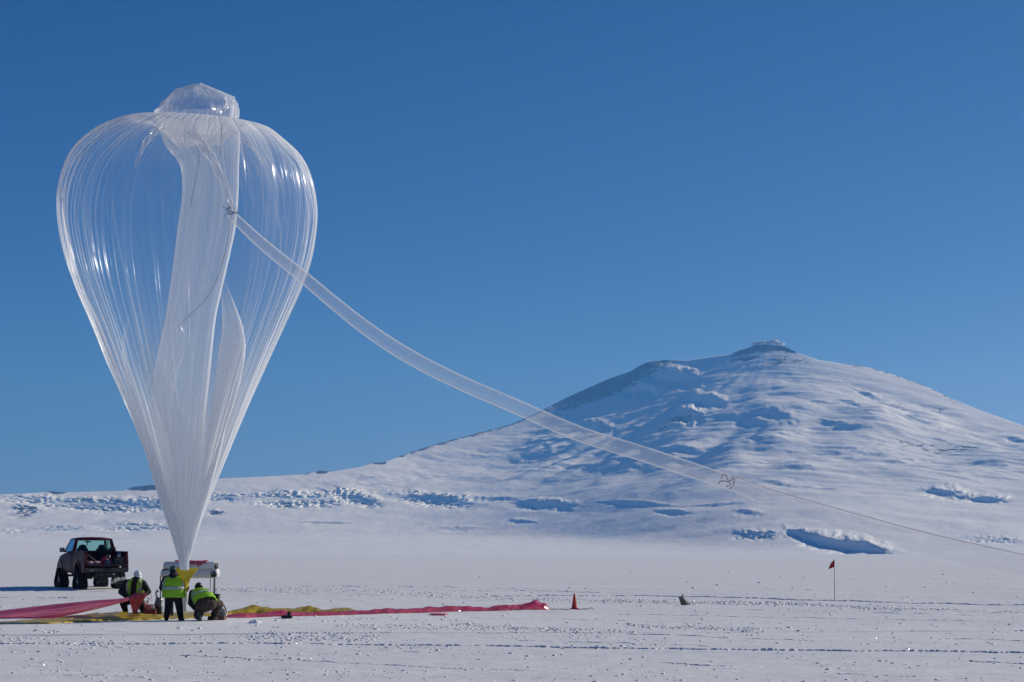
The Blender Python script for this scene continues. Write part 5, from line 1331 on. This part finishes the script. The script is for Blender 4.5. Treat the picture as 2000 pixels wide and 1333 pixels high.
def head(mb, c, up, front):
    """covered head: skull, jaw, nose and ears under the balaclava"""
    up = Vector(up).normalized(); fr = Vector(front); fr = (fr - up * fr.dot(up)).normalized(); rt = fr.cross(up); c = Vector(c)
    capsule(mb, c + up * 0.02 - fr * 0.01, c - up * 0.02 + fr * 0.015, 0.105, 0.098)
    capsule(mb, c - up * 0.06 + fr * 0.03, c - up * 0.085 + fr * 0.045, 0.072, 0.055)
    capsule(mb, c + fr * 0.10 + up * 0.005, c + fr * 0.118 - up * 0.022, 0.014, 0.018)
    for s in (-1, 1): capsule(mb, c + rt * s * 0.10 + up * 0.01, c + rt * s * 0.10 - up * 0.02, 0.02, 0.016)
    return mb
def goggles(parent, c, up, front, mat):
    up = Vector(up).normalized(); fr = Vector(front); fr = (fr - up * fr.dot(up)).normalized(); rt = fr.cross(up); c = Vector(c)
    b = MB(); b.tube([c + fr * 0.112 * math.cos(q) + rt * 0.112 * math.sin(q) + up * 0.022 for q in [-1.1 + 0.2 * k for k in range(12)]], 0.022, 8); return b.build('goggles', mat, parent, True)

X1, Y1, Z1 = Vector((1, 0, 0)), Vector((0, 1, 0)), Vector((0, 0, 1))
# --- standing worker, back to the camera
O2 = on_ground(338, 1212.5)
p2 = empty('person', O2, 0, 'standing worker in the middle, seen from behind, in a dark green helmet', 'person', 'balloon launch workers')
b = MB()
for s, fx, fy, kx in ((-1, -0.21, -0.05, -0.17), (1, 0.25, 0.0, 0.19)):
    chain(b, [(s * 0.13, 0.0, 0.86), (kx, 0.03, 0.47), (fx, fy, 0.12)], [0.165, 0.125, 0.098])
    boot(b, (fx, fy, 0.11), (s * 0.25, 1, 0))
chain(b, [(0, 0, 0.86), (0, 0.0, 1.0), (0, 0.03, 1.2), (0, 0.06, 1.36)], [0.24, 0.25, 0.26, 0.22])
for s in (-1, 1):
    capsule(b, (s * 0.14, 0, 0.90), (s * 0.14, 0.02, 1.15), 0.20, 0.20)
    capsule(b, (0, 0.05, 1.38), (s * 0.24, 0.05, 1.34), 0.17, 0.13)
chain(b, [(-0.27, 0.05, 1.34), (-0.40, 0.10, 1.08), (-0.24, 0.36, 0.92)], [0.135, 0.105, 0.075])
chain(b, [(0.27, 0.05, 1.34), (0.40, 0.12, 1.08), (0.22, 0.38, 0.95)], [0.135, 0.105, 0.075])
hand(b, (-0.24, 0.36, 0.92), (1, 0, 0.2), (0.5, 0.8, 0), 1, 0.7); hand(b, (0.22, 0.38, 0.95), (-1, 0, 0.2), (-0.5, 0.8, 0), -1, 0.7)
chain(b, [(0, 0.06, 1.42), (-0.03, 0.12, 1.56)], [0.13, 0.095])
head(b, (-0.045, 0.15, 1.62), (-0.02, 0.25, 1), (0.0, 1, -0.3))
capsule(b, (-0.05, 0.10, 1.50), (-0.03, 0.08, 1.42), 0.115, 0.14)
b.build('body', M['parka'], p2, remesh=0.012)
vr = [((0.02, 0.0, 0.76), X1, -Y1, 0.39, 0.29), ((0.01, 0.0, 0.92), X1, -Y1, 0.385, 0.30), ((0, 0.02, 1.10), X1, -Y1, 0.37, 0.30), ((0, 0.04, 1.28), X1, -Y1, 0.36, 0.275), ((0, 0.05, 1.38), X1, -Y1, 0.33, 0.22), ((0, 0.07, 1.46), X1, -Y1, 0.22, 0.16), ((0, 0.08, 1.49), X1, -Y1, 0.15, 0.13)]
vo = cloth(shell(vr, math.radians(-80), math.radians(260)), 'vest', M['vest'], p2)
cloth(shell(vr, math.radians(-80), math.radians(260), off=0.010, r0=0.27, r1=0.35, m=5), 'reflective_band', M['reflective'], vo, 0.003)
for a_ in (28, 152): cloth(shell(vr, math.radians(a_ - 9), math.radians(a_ + 9), n=8, off=0.010, r0=0.36, r1=0.92, m=20), 'reflective_band', M['reflective'], vo, 0.003)
helmet(p2, (-0.045, 0.13, 1.665), (-0.02, 0.20, 1), (0, 1, -0.2), M['helmet_green'])
goggles(p2, (-0.045, 0.15, 1.62), (-0.02, 0.25, 1), (0, 1, -0.3), M['black'])

# --- kneeling worker at the left, facing the camera, holding the sleeve
O1 = on_ground(262, 1201.5)
p1 = empty('person', O1, 0, 'kneeling worker at left in a white helmet, holding the red plastic sleeve', 'person', 'balloon launch workers')
b = MB()
chain(b, [(-0.12, 0.05, 0.55), (-0.34, -0.26, 0.42), (-0.30, 0.02, 0.12)], [0.17, 0.13, 0.095]); boot(b, (-0.30, 0.0, 0.11), (-0.3, -1, 0))
chain(b, [(0.14, 0.05, 0.52), (0.38, -0.18, 0.16), (0.26, 0.28, 0.11)], [0.17, 0.13, 0.09]); boot(b, (0.26, 0.28, 0.12), (0, 0.6, -0.6))
chain(b, [(0, 0.08, 0.55), (-0.02, 0.06, 0.75), (0.0, 0.0, 0.98), (0.02, -0.05, 1.12)], [0.22, 0.24, 0.25, 0.20])
for s in (-1, 1):
    capsule(b, (s * 0.12, 0.06, 0.60), (s * 0.13, 0.02, 0.92), 0.18, 0.19)
    capsule(b, (0.02, -0.04, 1.13), (s * 0.25, -0.02, 1.10), 0.15, 0.125)
chain(b, [(-0.27, -0.03, 1.10), (-0.44, -0.10, 0.80), (-0.16, -0.34, 0.60)], [0.135, 0.115, 0.075])
chain(b, [(0.30, -0.03, 1.08), (0.50, -0.12, 0.80), (0.36, -0.36, 0.66)], [0.13, 0.105, 0.072])
hand(b, (-0.16, -0.34, 0.60), (0, 0.3, -1), (1, -0.2, -0.2), 1, 0.8); hand(b, (0.36, -0.36, 0.66), (0, 0.3, -1), (-1, -0.2, -0.1), -1, 0.8)
chain(b, [(0.03, -0.06, 1.16), (0.09, -0.14, 1.27)], [0.13, 0.10])
head(b, (0.12, -0.17, 1.35), (0.15, -0.35, 1), (0.45, -1, -0.65))
capsule(b, (0.09, -0.15, 1.26), (0.05, -0.12, 1.16), 0.115, 0.135)
b.build('body', M['parka'], p1, remesh=0.012)
vr = [((-0.02, 0.08, 0.50), X1, -Y1, 0.33, 0.26), ((-0.02, 0.07, 0.68), X1, -Y1, 0.335, 0.27), ((0.0, 0.04, 0.88), X1, -Y1, 0.335, 0.275), ((0.01, 0.0, 1.05), X1, -Y1, 0.33, 0.25), ((0.02, -0.03, 1.14), X1, -Y1, 0.31, 0.20), ((0.03, -0.06, 1.22), X1, -Y1, 0.20, 0.17), ((0.04, -0.08, 1.25), X1, -Y1, 0.15, 0.15)]
vo = cloth(shell(vr, math.radians(104), math.radians(436), n=60), 'vest', M['vest'], p1)
for a_ in (136, 408): cloth(shell(vr, math.radians(a_ - 5), math.radians(a_ + 5), n=8, off=0.010, r0=0.08, r1=0.86, m=24), 'reflective_band', M['reflective'], vo, 0.003)
cloth(shell(vr, math.radians(112), math.radians(428), n=60, off=0.009, r0=0.30, r1=0.37, m=5), 'reflective_band', M['reflective'], vo, 0.003)
helmet(p1, (0.125, -0.165, 1.395), (0.18, -0.25, 1), (0.5, -1, -0.4), M['helmet_white'], 0.142)
goggles(p1, (0.12, -0.17, 1.35), (0.15, -0.35, 1), (0.45, -1, -0.65), M['black'])

# --- crouching worker at the right, bent over with back to the camera
O3 = on_ground(400, 1213)
p3 = empty('person', O3, 0, 'crouching worker right of the other two, bent forward in brown overalls', 'person', 'balloon launch workers')
b = MB()
chain(b, [(0.02, 0.0, 0.60), (-0.10, 0.12, 0.78), (-0.24, 0.28, 0.92)], [0.26, 0.26, 0.20])
for s in (-1, 1):
    capsule(b, (s * 0.13 + 0.02, 0.02, 0.64), (s * 0.14 - 0.12, 0.20, 0.84), 0.19, 0.18)
    capsule(b, (-0.24, 0.28, 0.92), (-0.24 + s * 0.22, 0.28 - s * 0.02, 0.90), 0.15, 0.125)
chain(b, [(-0.46, 0.28, 0.88), (-0.52, 0.30, 0.58), (-0.36, 0.46, 0.34)], [0.125, 0.10, 0.07]); hand(b, (-0.36, 0.46, 0.34), (1, 0, 0), (0.4, 0.7, -0.5), 1, 0.7)
chain(b, [(-0.02, 0.30, 0.88), (0.14, 0.42, 0.70), (0.05, 0.62, 0.48)], [0.125, 0.10, 0.07]); hand(b, (0.05, 0.62, 0.48), (-1, 0, 0), (-0.4, 0.7, -0.5), -1, 0.7)
chain(b, [(-0.26, 0.32, 0.98), (-0.28, 0.38, 1.04)], [0.13, 0.10])
head(b, (-0.27, 0.40, 1.09), (0.0, 0.75, 1), (0.0, 1, -1.0))
# legs: right knee up, left knee on the snow with the sole turned to the camera
chain(b, [(0.14, 0.02, 0.58), (0.40, 0.34, 0.52), (0.27, 0.20, 0.14)], [0.17, 0.125, 0.09]); boot(b, (0.27, 0.20, 0.13), (0.4, 1, 0))
chain(b, [(-0.10, 0.02, 0.52), (-0.24, 0.26, 0.14), (-0.16, -0.16, 0.13)], [0.17, 0.125, 0.085])
chain(b, [(-0.16, -0.16, 0.13), (-0.15, -0.24, 0.16), (-0.13, -0.24, 0.04)], [0.08, 0.072, 0.05])
b.build('body', M['parka'], p3, remesh=0.012)
b = MB()
chain(b, [(0.02, -0.02, 0.56), (-0.06, 0.08, 0.72)], [0.285, 0.27])
for s in (-1, 1): capsule(b, (s * 0.15 + 0.03, -0.04, 0.54), (s * 0.13 - 0.02, 0.10, 0.72), 0.21, 0.19)
chain(b, [(0.12, 0.0, 0.58), (0.28, 0.14, 0.60), (0.44, 0.32, 0.54), (0.33, 0.24, 0.26)], [0.20, 0.165, 0.135, 0.115])
chain(b, [(-0.12, 0.0, 0.50), (-0.26, 0.24, 0.17), (-0.19, 0.0, 0.15)], [0.20, 0.15, 0.115])
b.build('overalls', M['overalls'], p3, remesh=0.014)
sl = MB(); nrm = Vector((-0.05, -1, 0.12)).normalized()
c_ = Vector((-0.145, -0.325, 0.155)); ux = Vector((1, 0.0, 0)); uz = Vector((-0.25, 0.12, 1)).normalized()
pr = [(-0.035, -0.15), (0.035, -0.15), (0.05, -0.09), (0.042, -0.01), (0.052, 0.07), (0.045, 0.13), (0.015, 0.16), (-0.02, 0.158), (-0.046, 0.12), (-0.05, 0.06), (-0.04, -0.01), (-0.048, -0.09)]
sl.loft([[c_ + ux * x * 1.1 + uz * z + nrm * q for x, z in pr] for q in (-0.10, -0.03, 0.0)])
so_ = sl.build('boot', M['boot'], p3, bevel=0.006)
for k in range(6):
    for sx_ in (-0.02, 0.02): MB().box(c_ + ux * sx_ + uz * (-0.12 + 0.048 * k) + nrm * 0.006, (0.028, 0.012, 0.020)).build('sole_tread', M['sole'], so_)
Tt = (Vector((-0.24, 0.28, 0.92)) - Vector((0.02, 0.0, 0.60))).normalized()
Rt = Vector((1, 0.15, 0.15)).normalized(); Fb = Tt.cross(Rt).normalized()
if Fb.y > 0: Fb = -Fb
ax = lambda q: Vector((0.0, 0.02, 0.66)) + Tt * q
vr = [(ax(-0.10) + Vector((0.0, 0, 0.0)), Rt, Fb, 0.36, 0.30), (ax(0.04), Rt, Fb, 0.36, 0.30), (ax(0.18), Rt, Fb, 0.35, 0.29), (ax(0.32), Rt, Fb, 0.33, 0.26), (ax(0.42), Rt, Fb, 0.27, 0.21), (ax(0.50), Rt, Fb, 0.17, 0.15)]
vo = cloth(shell(vr, math.radians(-60), math.radians(240)), 'vest', M['vest'], p3)
cloth(shell(vr, math.radians(-60), math.radians(240), off=0.010, r0=0.36, r1=0.46, m=5), 'reflective_band', M['reflective'], vo, 0.003)
for a_ in (35, 145): cloth(shell(vr, math.radians(a_ - 8), math.radians(a_ + 8), n=8, off=0.010, r0=0.47, r1=0.92, m=20), 'reflective_band', M['reflective'], vo, 0.003)
helmet(p3, (-0.27, 0.375, 1.115), (0.0, 0.55, 1), (0, 1, -0.6), M['helmet_black'])
